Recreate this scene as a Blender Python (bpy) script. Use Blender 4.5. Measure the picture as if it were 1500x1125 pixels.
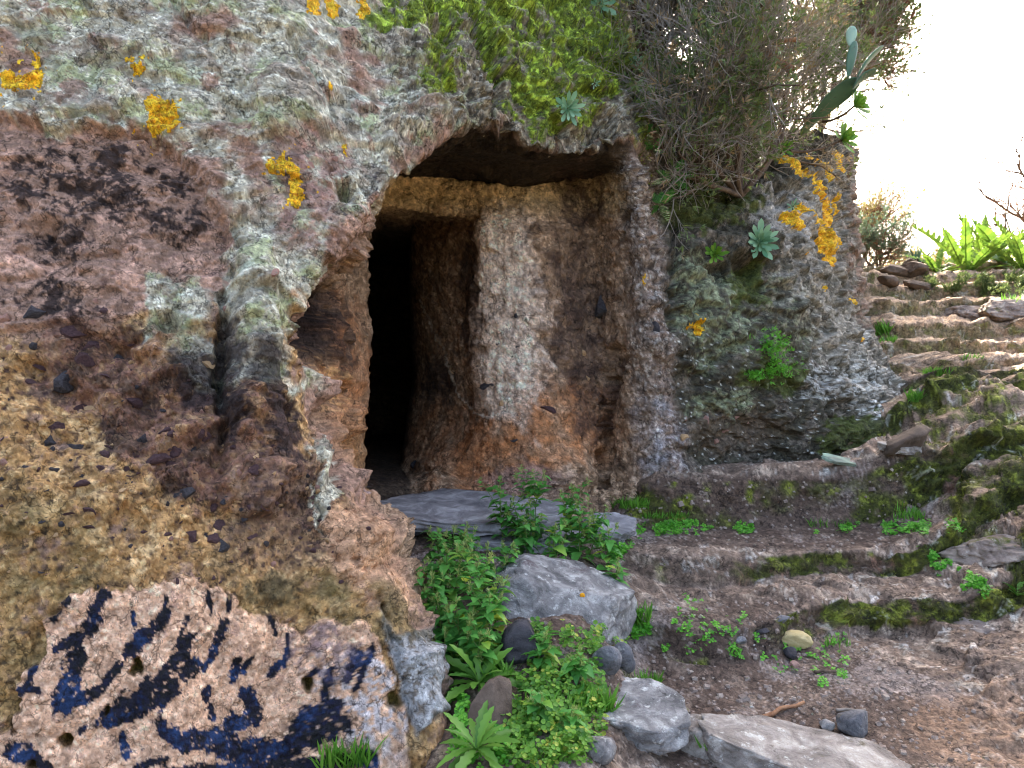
import bpy, math, random
import numpy as np
from mathutils import Vector, Matrix
from mathutils.bvhtree import BVHTree

for o in list(bpy.data.objects):
    bpy.data.objects.remove(o, do_unlink=True)
SC = bpy.context.scene
COL = SC.collection
F = 1133.0          # focal length in units of the 1500 px wide frame
EYE = 1.5

# ------------------------------------------------------------------ camera
cam = bpy.data.cameras.new('camera'); camo = bpy.data.objects.new('camera', cam)
COL.objects.link(camo)
camo.location = (0, 0, EYE); camo.rotation_euler = (math.radians(90), 0, 0)
cam.sensor_width = 36; cam.lens = 36 * F / 1500; cam.clip_start = 0.05; cam.clip_end = 2000
SC.camera = camo
SC.render.resolution_x = 1024; SC.render.resolution_y = 768

# ------------------------------------------------------------------ sky, sun, exposure
SUN_EL, SUN_AZ = math.radians(37), math.radians(5)      # azimuth measured from +Y towards +X
W = bpy.data.worlds.new('World'); SC.world = W; W.use_nodes = True
nt = W.node_tree; nt.nodes.clear()
out = nt.nodes.new('ShaderNodeOutputWorld'); bg = nt.nodes.new('ShaderNodeBackground')
sky = nt.nodes.new('ShaderNodeTexSky'); sky.sky_type = 'NISHITA'; sky.sun_disc = False
sky.sun_elevation = SUN_EL; sky.sun_rotation = SUN_AZ
sky.air_density = 0.8; sky.dust_density = 8.0; sky.ozone_density = 0.0
bg.inputs['Strength'].default_value = 0.15
nt.links.new(sky.outputs[0], bg.inputs[0]); nt.links.new(bg.outputs[0], out.inputs[0])
sl = bpy.data.lights.new('sun', 'SUN'); slo = bpy.data.objects.new('sun', sl); COL.objects.link(slo)
sl.energy = 3.2; sl.angle = math.radians(0.6); sl.color = (1.0, 0.93, 0.80)
sdir = Vector((math.sin(SUN_AZ) * math.cos(SUN_EL), math.cos(SUN_AZ) * math.cos(SUN_EL), math.sin(SUN_EL)))
slo.rotation_euler = sdir.to_track_quat('Z', 'Y').to_euler(); slo.location = (0, 8, 12)
vs = SC.view_settings; vs.view_transform = 'Standard'; vs.look = 'None'; vs.exposure = 2.85; vs.gamma = 1
vs.use_curve_mapping = False
SC.cycles.max_bounces = 5; SC.cycles.diffuse_bounces = 3; SC.cycles.glossy_bounces = 2
SC.cycles.transmission_bounces = 2; SC.cycles.transparent_max_bounces = 4
SC.cycles.use_adaptive_sampling = True; SC.cycles.filter_width = 1.2; SC.cycles.use_denoising = True; SC.cycles.adaptive_threshold = 0.014

# ------------------------------------------------------------------ noise
_rs = np.random.RandomState(7)
_perm = _rs.permutation(256).astype(np.int32); _perm = np.concatenate([_perm, _perm, _perm])
_g = _rs.normal(size=(256, 3)); _g = (_g / np.linalg.norm(_g, axis=1)[:, None]).astype(np.float32)

def pnoise(p, seed=0):
    """gradient noise, about -0.8..0.8"""
    p = p.astype(np.float32) + np.float32(seed * 17.37)
    i = np.floor(p).astype(np.int32); f = p - i
    u = f * f * f * (f * (f * 6 - 15) + 10)
    i &= 255
    res = None
    def corner(dx, dy, dz):
        h = _perm[_perm[_perm[i[..., 0] + dx] + i[..., 1] + dy] + i[..., 2] + dz]
        g = _g[h]
        return g[..., 0] * (f[..., 0] - dx) + g[..., 1] * (f[..., 1] - dy) + g[..., 2] * (f[..., 2] - dz)
    def lerp(a, b, t): return a + (b - a) * t
    ux, uy, uz = u[..., 0], u[..., 1], u[..., 2]
    x0 = lerp(lerp(corner(0,0,0), corner(1,0,0), ux), lerp(corner(0,1,0), corner(1,1,0), ux), uy)
    x1 = lerp(lerp(corner(0,0,1), corner(1,0,1), ux), lerp(corner(0,1,1), corner(1,1,1), ux), uy)
    return lerp(x0, x1, uz) * 1.5

_rot = np.array([[0.36, 0.48, -0.8], [-0.8, 0.6, 0.0], [0.48, 0.64, 0.6]], dtype=np.float32)
def fbm(p, octv=4, seed=0, gain=0.5, ridged=False):
    s = 0; a = 1.0; q = p.astype(np.float32); tot = 0
    for k in range(octv):
        n = pnoise(q, seed + k)
        if ridged: n = 1 - 2 * np.abs(n)
        s = s + a * n; tot += a; a *= gain
        q = (q @ _rot.T) * 2.03
    return s / tot

def coarse(fn, p, st=3):
    """evaluate a smooth field on every st-th vertex of a grid and fill in between"""
    R, Cn = p.shape[:2]
    ri = np.unique(np.append(np.arange(0, R, st), R - 1)); ci = np.unique(np.append(np.arange(0, Cn, st), Cn - 1))
    q = fn(p[ri][:, ci])
    def up(q, idx, n):
        x = np.arange(n); k = np.clip(np.searchsorted(idx, x, 'right') - 1, 0, len(idx) - 2)
        t = ((x - idx[k]) / (idx[k + 1] - idx[k])).astype(np.float32)[:, None]
        return q[k] * (1 - t) + q[k + 1] * t
    return up(up(q, ri, R).T, ci, Cn).T
def fbc(p, octv=4, seed=0, gain=0.5, ridged=False, st=3):
    return coarse(lambda x: fbm(x, octv, seed, gain, ridged), p, st)

def worley(p, seed=0):
    p = p.astype(np.float32) + np.float32(seed * 9.13)
    i = np.floor(p).astype(np.int32); f = p - i
    d1 = np.full(p.shape[:-1], 9.0, np.float32); d2 = d1.copy(); cid = np.zeros(p.shape[:-1], np.int32)
    for dx in (-1, 0, 1):
        for dy in (-1, 0, 1):
            for dz in (-1, 0, 1):
                j = (i + np.array((dx, dy, dz), np.int32)) & 255
                h = _perm[_perm[_perm[j[..., 0]] + j[..., 1]] + j[..., 2]]
                o = _g[h] * 0.45 + 0.5
                v = o + np.array((dx, dy, dz), np.float32) - f
                d = (v * v).sum(-1)
                m = d < d1
                d2 = np.where(m, d1, np.minimum(d2, d)); cid = np.where(m, h, cid); d1 = np.where(m, d, d1)
    return np.sqrt(d1), np.sqrt(d2), cid / 255.0

def facets(p, seed=0, tilt=1.1):
    """broken rock: every fragment gets its own height and tilt; returns height, fragment id, distance to the joint"""
    p = p.astype(np.float32) + np.float32(seed * 9.13)
    i = np.floor(p).astype(np.int32); f = p - i
    sh = p.shape[:-1]
    d1 = np.full(sh, 9.0, np.float32); d2 = d1.copy(); hh = np.zeros(sh, np.int32); vv = np.zeros(p.shape, np.float32)
    for dx in (-1, 0, 1):
        for dy in (-1, 0, 1):
            for dz in (-1, 0, 1):
                off = np.array((dx, dy, dz), np.int32); j = (i + off) & 255
                h = _perm[_perm[_perm[j[..., 0]] + j[..., 1]] + j[..., 2]]
                v = _g[h] * 0.45 + 0.5 + off.astype(np.float32) - f
                d = (v * v).sum(-1); m = d < d1
                d2 = np.where(m, d1, np.minimum(d2, d)); hh = np.where(m, h, hh); vv = np.where(m[..., None], v, vv); d1 = np.where(m, d, d1)
    r = hh / 255.0
    t = (_g[(hh * 7 + 31) & 255] * vv).sum(-1)
    e = np.sqrt(d2) - np.sqrt(d1)
    return ((r - 0.35) * 0.9 + tilt * t) * ss(0.0, 0.34, e), _perm[hh] / 255.0, e

def ss(a, b, x):
    t = np.clip((x - a) / (b - a), 0, 1); return t * t * (3 - 2 * t)
def lin(c):
    c = np.asarray(c, dtype=np.float32) / 255.0
    return np.where(c <= 0.04045, c / 12.92, ((c + 0.055) / 1.055) ** 2.4)
def mix(a, b, m): return a + (b - a) * m[..., None]

def _seg(U, V, pts):
    d = np.full(U.shape, 1e6, np.float32)
    for (x0, y0), (x1, y1) in zip(pts[:-1], pts[1:]):
        dx, dy = x1 - x0, y1 - y0; L = dx * dx + dy * dy + 1e-9
        t = np.clip(((U - x0) * dx + (V - y0) * dy) / L, 0, 1)
        ex = U - x0 - t * dx; ey = V - y0 - t * dy
        d = np.minimum(d, ex * ex + ey * ey)
    return np.sqrt(d)
def _bbox(U, V, pts, pad):
    a = np.asarray(pts, np.float32)
    return (U > a[:, 0].min() - pad) & (U < a[:, 0].max() + pad) & (V > a[:, 1].min() - pad) & (V < a[:, 1].max() + pad)
def segdist(U, V, pts, pad=60):
    d = np.full(U.shape, 1e3, np.float32); m = _bbox(U, V, pts, pad)
    if m.any(): d[m] = _seg(U[m], V[m], pts)
    return d
def polysd(U, V, pts, pad=120):
    """signed distance to a closed outline, positive inside"""
    P = list(pts) + [pts[0]]; res = np.full(U.shape, -1e3, np.float32); m = _bbox(U, V, pts, pad)
    if not m.any(): return res
    u, v = U[m], V[m]
    d = _seg(u, v, P); ins = np.zeros(u.shape, bool)
    for (x0, y0), (x1, y1) in zip(P[:-1], P[1:]):
        if y0 == y1: continue
        ins ^= ((y0 > v) != (y1 > v)) & (u < (x1 - x0) * (v - y0) / (y1 - y0) + x0)
    res[m] = np.where(ins, d, -d)
    return res

def pt(px, py, d):
    return Vector(((px - 750) / F * d, d, EYE - (py - 562.5) / F * d))

# ------------------------------------------------------------------ mesh helpers
def tag(o, label=None, cat=None, group=None, kind=None):
    if label: o['label'] = label
    if cat: o['category'] = cat
    if group: o['group'] = group
    if kind: o['kind'] = kind
    return o

def np_mesh(name, V, Fq, mat=None, col=None, smooth=True):
    """V (n,3), Fq list of face arrays (each (m,k))"""
    me = bpy.data.meshes.new(name)
    V = np.ascontiguousarray(V, np.float32)
    if not isinstance(Fq, (list, tuple)): Fq = [Fq]
    Fq = [np.ascontiguousarray(f, np.int32) for f in Fq if len(f)]
    me.vertices.add(len(V)); me.vertices.foreach_set('co', V.ravel())
    nl = sum(f.size for f in Fq); npol = sum(len(f) for f in Fq)
    me.loops.add(nl); me.polygons.add(npol)
    me.loops.foreach_set('vertex_index', np.concatenate([f.ravel() for f in Fq]))
    tot = np.concatenate([np.full(len(f), f.shape[1], np.int32) for f in Fq])
    st = np.concatenate([[0], np.cumsum(tot)[:-1]]).astype(np.int32)
    me.polygons.foreach_set('loop_start', st)
    me.polygons.foreach_set('use_smooth', np.full(npol, smooth, bool))
    me.update(calc_edges=True)
    if col is not None:
        at = me.color_attributes.new('Col', 'FLOAT_COLOR', 'POINT')
        c4 = np.ones((len(V), 4), np.float32); c4[:, :3] = col
        at.data.foreach_set('color', c4.ravel())
    if mat: me.materials.append(mat)
    return me

def link(name, me, parent=None, loc=None):
    o = bpy.data.objects.new(name, me); COL.objects.link(o)
    if parent: o.parent = parent
    if loc is not None: o.location = loc
    return o
def empty(name, loc=(0, 0, 0), rot=None):
    o = bpy.data.objects.new(name, None); COL.objects.link(o); o.location = loc
    o.empty_display_size = 0.05
    if rot is not None: o.rotation_euler = rot
    return o

def grid_faces(nr, nc):
    a = np.arange(nr * nc, dtype=np.int32).reshape(nr, nc)
    return np.stack([a[:-1, :-1], a[1:, :-1], a[1:, 1:], a[:-1, 1:]], -1).reshape(-1, 4)

def grid_normals(P):
    du = np.gradient(P, axis=1); dv = np.gradient(P, axis=0)
    n = np.cross(dv, du); n /= (np.linalg.norm(n, axis=-1, keepdims=True) + 1e-12)
    return n

# ------------------------------------------------------------------ materials
def mat_nodes(name):
    m = bpy.data.materials.new(name); m.use_nodes = True
    n = m.node_tree; b = n.nodes['Principled BSDF']
    b.inputs['Roughness'].default_value = 0.9
    b.inputs['Specular IOR Level'].default_value = 0.25
    return m, n, b

def attr_rock(name, grain=90.0, bump=0.5, var=0.35, dist=0.004, rough=0.9):
    """colour from the surface's own pigment attribute, broken up by fine procedural grain, crackle and relief"""
    m, n, b = mat_nodes(name); K = n.links.new
    at = n.nodes.new('ShaderNodeAttribute'); at.attribute_name = 'Col'
    tc = n.nodes.new('ShaderNodeTexCoord')
    def noise(sc_, det, ro, dis=0.0):
        q = n.nodes.new('ShaderNodeTexNoise'); q.inputs['Scale'].default_value = sc_; q.inputs['Detail'].default_value = det
        q.inputs['Roughness'].default_value = ro; q.inputs['Distortion'].default_value = dis; K(tc.outputs['Object'], q.inputs['Vector']); return q.outputs['Fac']
    def rng_(x, a0, a1, b0, b1):
        q = n.nodes.new('ShaderNodeMapRange'); q.inputs[1].default_value = a0; q.inputs[2].default_value = a1
        q.inputs[3].default_value = b0; q.inputs[4].default_value = b1; K(x, q.inputs[0]); return q.outputs[0]
    def mth(op, x, y):
        q = n.nodes.new('ShaderNodeMath'); q.operation = op
        for i, t in enumerate((x, y)):
            if isinstance(t, (int, float)): q.inputs[i].default_value = t
            else: K(t, q.inputs[i])
        return q.outputs[0]
    f2 = noise(grain * 0.3, 4, 0.75); f1 = noise(grain * 0.55, 3, 0.7)
    wv = n.nodes.new('ShaderNodeVectorMath'); wv.operation = 'MULTIPLY_ADD'
    nv = n.nodes.new('ShaderNodeTexNoise'); nv.inputs['Scale'].default_value = grain * 0.45; nv.inputs['Detail'].default_value = 1
    K(tc.outputs['Object'], nv.inputs['Vector']); K(nv.outputs['Color'], wv.inputs[0]); wv.inputs[1].default_value = (0.022, 0.022, 0.022); K(tc.outputs['Object'], wv.inputs[2])
    def grains(sc_):
        q = n.nodes.new('ShaderNodeTexVoronoi'); q.inputs['Scale'].default_value = sc_; K(wv.outputs[0], q.inputs['Vector'])
        sp_ = n.nodes.new('ShaderNodeSeparateColor'); K(q.outputs['Color'], sp_.inputs[0]); return q.outputs['Distance'], sp_.outputs[0]
    dA, rA = grains(grain * 0.42); dB, rB = grains(grain * 0.85)
    k = mth('MULTIPLY', rng_(rA, 0.0, 1.0, 1 - var * 1.1, 1 + var * 1.0), rng_(rB, 0.0, 1.0, 1 - var * 0.5, 1 + var * 0.5))
    k = mth('MULTIPLY', k, rng_(f2, 0.40, 0.60, 1 - var, 1 + var * 0.9)); k = mth('MULTIPLY', k, rng_(f1, 0.59, 0.64, 1.0, 1 - var * 2.0)); k = mth('MULTIPLY', k, rng_(f1, 0.36, 0.41, 1 + var * 1.4, 1.0))
    def joints(sc_, wdt, gate, lo):       # hairline joints, crack shade put into the colour, broken up to start and stop
        q = n.nodes.new('ShaderNodeTexVoronoi'); q.feature = 'DISTANCE_TO_EDGE'; q.inputs['Scale'].default_value = sc_; K(wj.outputs[0], q.inputs['Vector'])
        g_ = rng_(gate, lo, lo + 0.06, 0.0, 1.0); l_ = rng_(q.outputs['Distance'], 0.0, wdt * sc_, 1.0, 0.0); return mth('MULTIPLY', g_, l_)
    wj = n.nodes.new('ShaderNodeVectorMath'); wj.operation = 'MULTIPLY_ADD'
    nj = n.nodes.new('ShaderNodeTexNoise'); nj.inputs['Scale'].default_value = grain * 0.13; nj.inputs['Detail'].default_value = 3; nj.inputs['Roughness'].default_value = 0.65
    K(tc.outputs['Object'], nj.inputs['Vector']); K(nj.outputs['Color'], wj.inputs[0]); wj.inputs[1].default_value = (0.16, 0.16, 0.16); K(tc.outputs['Object'], wj.inputs[2])
    gt = noise(grain * 0.05, 2, 0.6)
    cr_ = mth('MAXIMUM', joints(grain * 0.075, 0.0055, gt, 0.45), joints(grain * 0.2, 0.0034, f2, 0.52))
    k = mth('MULTIPLY', k, rng_(cr_, 0.0, 1.0, 1.0, 0.28))
    mx = n.nodes.new('ShaderNodeVectorMath'); mx.operation = 'MULTIPLY'; K(at.outputs['Color'], mx.inputs[0]); K(k, mx.inputs[1]); K(mx.outputs[0], b.inputs['Base Color'])
    h = mth('SUBTRACT', mth('MULTIPLY', noise(grain * 0.3, 4, 0.75), 2.8), mth('MULTIPLY', dA, 1.3)); h = mth('ADD', h, mth('MULTIPLY', rA, 0.5))
    bp = n.nodes.new('ShaderNodeBump'); bp.inputs['Strength'].default_value = bump; bp.inputs['Distance'].default_value = dist
    K(h, bp.inputs['Height']); K(bp.outputs[0], b.inputs['Normal'])
    b.inputs['Roughness'].default_value = rough
    return m

def leaf_mat(name, c0, c1, trans=0.35, rough=0.5, scale=6.0, c2=None):
    """leaf: two or three tones by position, translucent"""
    m = bpy.data.materials.new(name); m.use_nodes = True; n = m.node_tree; n.nodes.clear()
    o = n.nodes.new('ShaderNodeOutputMaterial'); b = n.nodes.new('ShaderNodeBsdfPrincipled')
    t = n.nodes.new('ShaderNodeBsdfTranslucent'); mxs = n.nodes.new('ShaderNodeMixShader')
    g = n.nodes.new('ShaderNodeNewGeometry'); ns = n.nodes.new('ShaderNodeTexNoise')
    ns.inputs['Scale'].default_value = scale; ns.inputs['Detail'].default_value = 3
    n.links.new(g.outputs['Position'], ns.inputs['Vector'])
    add = n.nodes.new('ShaderNodeMath'); add.operation = 'MULTIPLY_ADD'; add.inputs[1].default_value = 0.5; 
    oi = n.nodes.new('ShaderNodeObjectInfo'); sm = n.nodes.new('ShaderNodeMath'); fr_ = n.nodes.new('ShaderNodeMath'); fr_.operation = 'FRACT'
    n.links.new(g.outputs['Random Per Island'], sm.inputs[0]); n.links.new(oi.outputs['Random'], sm.inputs[1])
    n.links.new(sm.outputs[0], fr_.inputs[0]); n.links.new(fr_.outputs[0], add.inputs[0])
    mm = n.nodes.new('ShaderNodeMath'); mm.operation = 'MULTIPLY'; mm.inputs[1].default_value = 0.6
    n.links.new(ns.outputs['Fac'], mm.inputs[0]); n.links.new(mm.outputs[0], add.inputs[2])
    cr = n.nodes.new('ShaderNodeValToRGB')
    cr.color_ramp.elements[0].position = 0.2; cr.color_ramp.elements[0].color = (*lin(c0), 1)
    cr.color_ramp.elements[1].position = 0.75; cr.color_ramp.elements[1].color = (*lin(c1), 1)
    if c2 is not None:
        e = cr.color_ramp.elements.new(0.86); e.color = (*lin(c2), 1)
    n.links.new(add.outputs[0], cr.inputs[0])
    n.links.new(cr.outputs[0], b.inputs['Base Color']); n.links.new(cr.outputs[0], t.inputs['Color'])
    b.inputs['Roughness'].default_value = rough; b.inputs['Specular IOR Level'].default_value = 0.35
    mxs.inputs[0].default_value = trans
    n.links.new(b.outputs[0], mxs.inputs[1]); n.links.new(t.outputs[0], mxs.inputs[2]); n.links.new(mxs.outputs[0], o.inputs[0])
    return m

def stone_mat(name, c0, c1, c2=None, scale=14.0, spots=None, bump=0.6):
    m, n, b = mat_nodes(name)
    tc = n.nodes.new('ShaderNodeTexCoord'); oi = n.nodes.new('ShaderNodeObjectInfo')
    va = n.nodes.new('ShaderNodeVectorMath'); va.operation = 'ADD'
    n.links.new(tc.outputs['Object'], va.inputs[0]); n.links.new(oi.outputs['Location'], va.inputs[1])
    n1 = n.nodes.new('ShaderNodeTexNoise'); n1.inputs['Scale'].default_value = scale; n1.inputs['Detail'].default_value = 8
    n1.inputs['Roughness'].default_value = 0.68; n1.inputs['Distortion'].default_value = 0.6
    n.links.new(va.outputs[0], n1.inputs['Vector'])
    cr = n.nodes.new('ShaderNodeValToRGB'); e = cr.color_ramp.elements
    e[0].position = 0.33; e[0].color = (*lin(c0), 1); e[1].position = 0.66; e[1].color = (*lin(c1), 1)
    if c2 is not None: x = e.new(0.5); x.color = (*lin(c2), 1)
    n.links.new(n1.outputs['Fac'], cr.inputs[0]); last = cr.outputs[0]
    if spots is not None:
        for (sc_, thr, colr) in spots:
            n2 = n.nodes.new('ShaderNodeTexNoise'); n2.inputs['Scale'].default_value = sc_; n2.inputs['Detail'].default_value = 6; n2.inputs['Roughness'].default_value = 0.75
            n.links.new(va.outputs[0], n2.inputs['Vector'])
            mr = n.nodes.new('ShaderNodeMapRange'); mr.inputs[1].default_value = thr; mr.inputs[2].default_value = thr + 0.09
            n.links.new(n2.outputs['Fac'], mr.inputs[0])
            mxn = n.nodes.new('ShaderNodeMix'); mxn.data_type = 'RGBA'
            n.links.new(mr.outputs[0], mxn.inputs[0]); n.links.new(last, mxn.inputs[6]); mxn.inputs[7].default_value = (*lin(colr), 1)
            last = mxn.outputs[2]
    n.links.new(last, b.inputs['Base Color'])
    n3 = n.nodes.new('ShaderNodeTexNoise'); n3.inputs['Scale'].default_value = scale * 5; n3.inputs['Detail'].default_value = 5; n3.inputs['Roughness'].default_value = 0.7
    n.links.new(va.outputs[0], n3.inputs['Vector'])
    bp = n.nodes.new('ShaderNodeBump'); bp.inputs['Strength'].default_value = bump; bp.inputs['Distance'].default_value = 0.012
    hm = n.nodes.new('ShaderNodeMath'); hm.operation = 'ADD'; n.links.new(n3.outputs['Fac'], hm.inputs[0]); n.links.new(n1.outputs['Fac'], hm.inputs[1])
    n.links.new(hm.outputs[0], bp.inputs['Height']); n.links.new(bp.outputs[0], b.inputs['Normal'])
    return m

# ================================================================== THE CLIFF
# A sheet of rock lofted through plan columns: each column runs from the hill behind the crest, down the face,
# over the lip of the recess, along its ceiling, lintel, doorway and chamber to below the ground.
rows_py = [-420, -300, -60, 80, 190, 290, 380, 470, 560, 660, 780, 920, 1150, 1500]
rows_d = [6.5, 3.9, 3.05, 2.85, 2.72, 2.6, 2.52, 2.44, 2.36, 2.28, 2.18, 2.1, 2.02, 1.95]
def leftcol(px, k, sq=0.0):
    return [(px, py, d + k) for py, d in zip(rows_py, rows_d)]
NET = [
 leftcol(-900, -0.25), leftcol(-350, -0.12), leftcol(-60, 0.0), leftcol(120, 0.08), leftcol(260, 0.17), leftcol(390, 0.3),
 # outer lip of the recess, left side
 [(620,-420,7.5),(600,-280,5.0),(565,0,3.65),(555,170,3.2),(545,285,3.02),(525,315,2.98),(498,352,2.95),(466,390,2.9),(437,445,2.85),(430,520,2.8),(460,645,2.72),(552,785,2.64),(634,1005,2.5),(645,1400,2.3)],
 # left inner wall
 [(640,-420,7.6),(615,-280,5.1),(585,0,3.7),(578,165,3.24),(566,258,3.08),(546,292,3.35),(522,325,3.3),(494,370,3.25),(455,440,3.2),(447,525,3.15),(472,645,3.05),(556,772,2.92),(640,990,2.7),(655,1400,2.6)],
 [(660,-420,7.7),(630,-280,5.2),(600,0,3.75),(596,160,3.28),(582,242,3.13),(551,280,3.8),(538,310,3.75),(520,345,3.75),(492,430,3.7),(490,530,3.65),(497,640,3.6),(540,745,3.45),(630,930,3.1),(660,1300,2.9)],
 # jamb edge left of the opening
 [(680,-420,7.8),(645,-280,5.3),(620,0,3.8),(612,155,3.32),(597,230,3.18),(557,270,4.2),(549,298,4.25),(543,318,4.3),(527,410,4.25),(538,520,4.2),(534,620,4.15),(533,715,4.0),(580,830,3.6),(640,1100,3.3)],
 # chamber left wall
 [(700,-420,7.9),(660,-280,5.4),(635,0,3.85),(626,150,3.36),(610,220,3.23),(566,264,4.5),(556,297,4.55),(549,318,4.9),(500,420,5.3),(500,530,5.3),(500,620,5.3),(508,695,5.2),(518,712,4.6),(525,850,4.3)],
 [(720,-420,7.9),(675,-280,5.45),(650,0,3.9),(640,145,3.42),(626,208,3.3),(588,258,4.62),(578,301,4.62),(566,317,5.0),(540,385,8.5),(540,500,8.6),(540,590,8.6),(545,638,8.5),(540,707,4.7),(540,850,4.3)],
 [(740,-420,8.0),(690,-280,5.5),(665,0,3.95),(654,142,3.48),(642,196,3.38),(612,256,4.66),(606,303,4.66),(600,319,5.1),(600,390,8.5),(602,500,8.6),(602,590,8.6),(600,638,8.5),(580,707,4.75),(580,850,4.3)],
 # right reveal: back edge, then front edge
 [(755,-420,8.0),(705,-280,5.55),(678,0,4.0),(668,140,3.54),(656,188,3.46),(634,258,4.7),(626,305,4.7),(605,322,5.75),(603,420,5.75),(609,540,5.75),(600,622,5.7),(588,682,5.5),(600,708,4.8),(600,850,4.4)],
 [(800,-420,8.1),(745,-280,5.6),(712,0,4.15),(708,140,3.68),(700,180,3.6),(690,268,4.72),(697,311,4.68),(690,324,4.85),(687,420,4.86),(684,520,4.86),(688,610,4.86),(652,696,4.78),(650,716,4.6),(650,850,4.4)],
 [(812,-420,8.1),(755,-280,5.65),(722,0,4.2),(722,142,3.72),(716,184,3.66),(704,270,4.7),(712,312,4.64),(708,330,4.66),(704,420,4.66),(702,520,4.66),(706,612,4.64),(690,704,4.6),(690,722,4.5),(690,850,4.4)],
 # pillar, inner corner, outer lip on the right
 [(850,-420,8.2),(800,-280,5.9),(770,0,4.5),(778,150,3.92),(772,200,3.85),(762,275,4.66),(776,318,4.6),(782,340,4.58),(786,420,4.55),(790,530,4.5),(796,620,4.45),(790,715,4.38),(790,740,4.35),(790,880,4.3)],
 [(880,-420,8.4),(850,-250,6.3),(830,0,4.85),(842,150,4.2),(842,212,4.1),(846,262,4.9),(856,305,4.88),(862,340,4.86),(864,430,4.84),(870,530,4.8),(880,620,4.76),(884,712,4.66),(884,745,4.6),(884,880,4.5)],
 [(900,-200,9),(870,-140,7),(868,0,5.1),(885,145,4.45),(890,207,4.3),(897,252,4.6),(905,300,4.62),(910,340,4.62),(912,430,4.62),(916,530,4.60),(925,620,4.58),(930,718,4.56),(932,750,4.55),(932,880,4.5)],
 [(920,-80,9.5),(885,-60,7.4),(884,0,5.3),(908,140,4.6),(922,205,4.42),(930,252,4.42),(936,300,4.42),(940,340,4.42),(946,430,4.45),(956,530,4.46),(966,620,4.48),(976,716,4.52),(978,770,4.55),(978,900,4.6)],
 # cleft between the hood and the boulder
 [(940,-40,10),(905,-50,8),(900,20,6.2),(930,130,5.3),(946,200,5.15),(952,250,5.05),(957,300,4.88),(963,345,4.74),(970,430,4.50),(982,530,4.48),(994,620,4.50),(1004,702,4.56),(1006,770,4.6),(1006,900,4.45)],
 # the boulder
 [(1000,120,11),(960,70,9),(955,90,7.4),(965,150,6.2),(975,215,5.6),(983,255,5.25),(988,300,4.95),(992,345,4.78),(1000,430,4.58),(1010,530,4.55),(1020,612,4.57),(1026,688,4.66),(1028,770,4.7),(1028,900,4.6)],
 [(1080,220,11),(1050,185,9),(1045,180,7.6),(1045,195,6.4),(1048,222,5.7),(1052,258,5.3),(1056,300,5.05),(1060,345,4.86),(1066,430,4.70),(1074,530,4.64),(1082,608,4.66),(1088,672,4.78),(1090,770,4.7),(1090,900,4.7)],
 [(1140,235,11),(1130,205,9.2),(1125,196,7.9),(1122,202,6.6),(1122,215,5.9),(1126,245,5.5),(1130,290,5.15),(1133,345,4.98),(1138,430,4.88),(1146,530,4.82),(1158,602,4.82),(1168,660,4.88),(1170,770,4.8),(1170,900,4.8)],
 [(1200,245,11),(1190,215,9.5),(1180,202,8.3),(1172,202,7.0),(1168,214,6.3),(1170,240,5.85),(1174,287,5.45),(1178,345,5.25),(1184,430,5.12),(1198,525,5.05),(1222,596,5.02),(1240,655,5.02),(1245,770,4.95),(1245,900,4.95)],
 [(1230,255,11),(1222,228,9.6),(1214,212,8.5),(1208,206,7.4),(1208,215,6.8),(1212,240,6.35),(1216,288,5.95),(1219,345,5.72),(1226,430,5.6),(1246,518,5.5),(1284,588,5.42),(1312,645,5.35),(1320,770,5.3),(1320,900,5.3)],
 [(1246,265,11),(1240,240,10),(1238,222,9),(1238,212,8.0),(1240,222,7.4),(1243,247,6.95),(1243,290,6.6),(1246,345,6.45),(1254,430,6.35),(1278,508,6.25),(1330,578,6.15),(1352,625,6.0),(1360,760,5.9),(1360,900,5.9)],
 [(1248,290,11.5),(1240,265,10.5),(1236,250,10),(1232,240,9.6),(1232,245,9.3),(1232,260,9.1),(1232,295,9),(1234,345,9),(1240,430,9),(1255,500,9),(1290,570,9),(1310,620,9),(1310,720,9),(1310,900,9)],
 [(1150,330,12),(1150,325,12),(1150,322,12),(1150,320,12),(1150,320,12),(1150,322,12),(1150,330,12),(1150,355,12),(1150,430,12),(1150,500,12),(1150,570,12),(1150,620,12),(1150,720,12),(1150,900,12)],
]
NET = np.array(NET, np.float64).transpose(1, 0, 2)      # rows, cols, (px,py,d)

def pchip_axis0(Y, xs):
    """monotone cubic through rows of Y at integer knots, sampled at xs"""
    n = Y.shape[0]; dl = np.diff(Y, axis=0); m = np.zeros_like(Y)
    a, b = dl[:-1], dl[1:]
    with np.errstate(divide='ignore', invalid='ignore'):
        h = np.where(a * b > 0, 2 * a * b / (a + b), 0)
    m[1:-1] = np.nan_to_num(h); m[0] = dl[0]; m[-1] = dl[-1]
    k = np.clip(np.floor(xs).astype(int), 0, n - 2); t = xs - k
    t = t.reshape((-1,) + (1,) * (Y.ndim - 1))
    h00 = 2*t**3 - 3*t**2 + 1; h10 = t**3 - 2*t**2 + t; h01 = -2*t**3 + 3*t**2; h11 = t**3 - t**2
    return h00 * Y[k] + h10 * m[k] + h01 * Y[k + 1] + h11 * m[k + 1]

def world(N):
    d = N[..., 2]
    return np.stack([(N[..., 0] - 750) / F * d, d, EYE - (N[..., 1] - 562.5) / F * d], -1)

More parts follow.
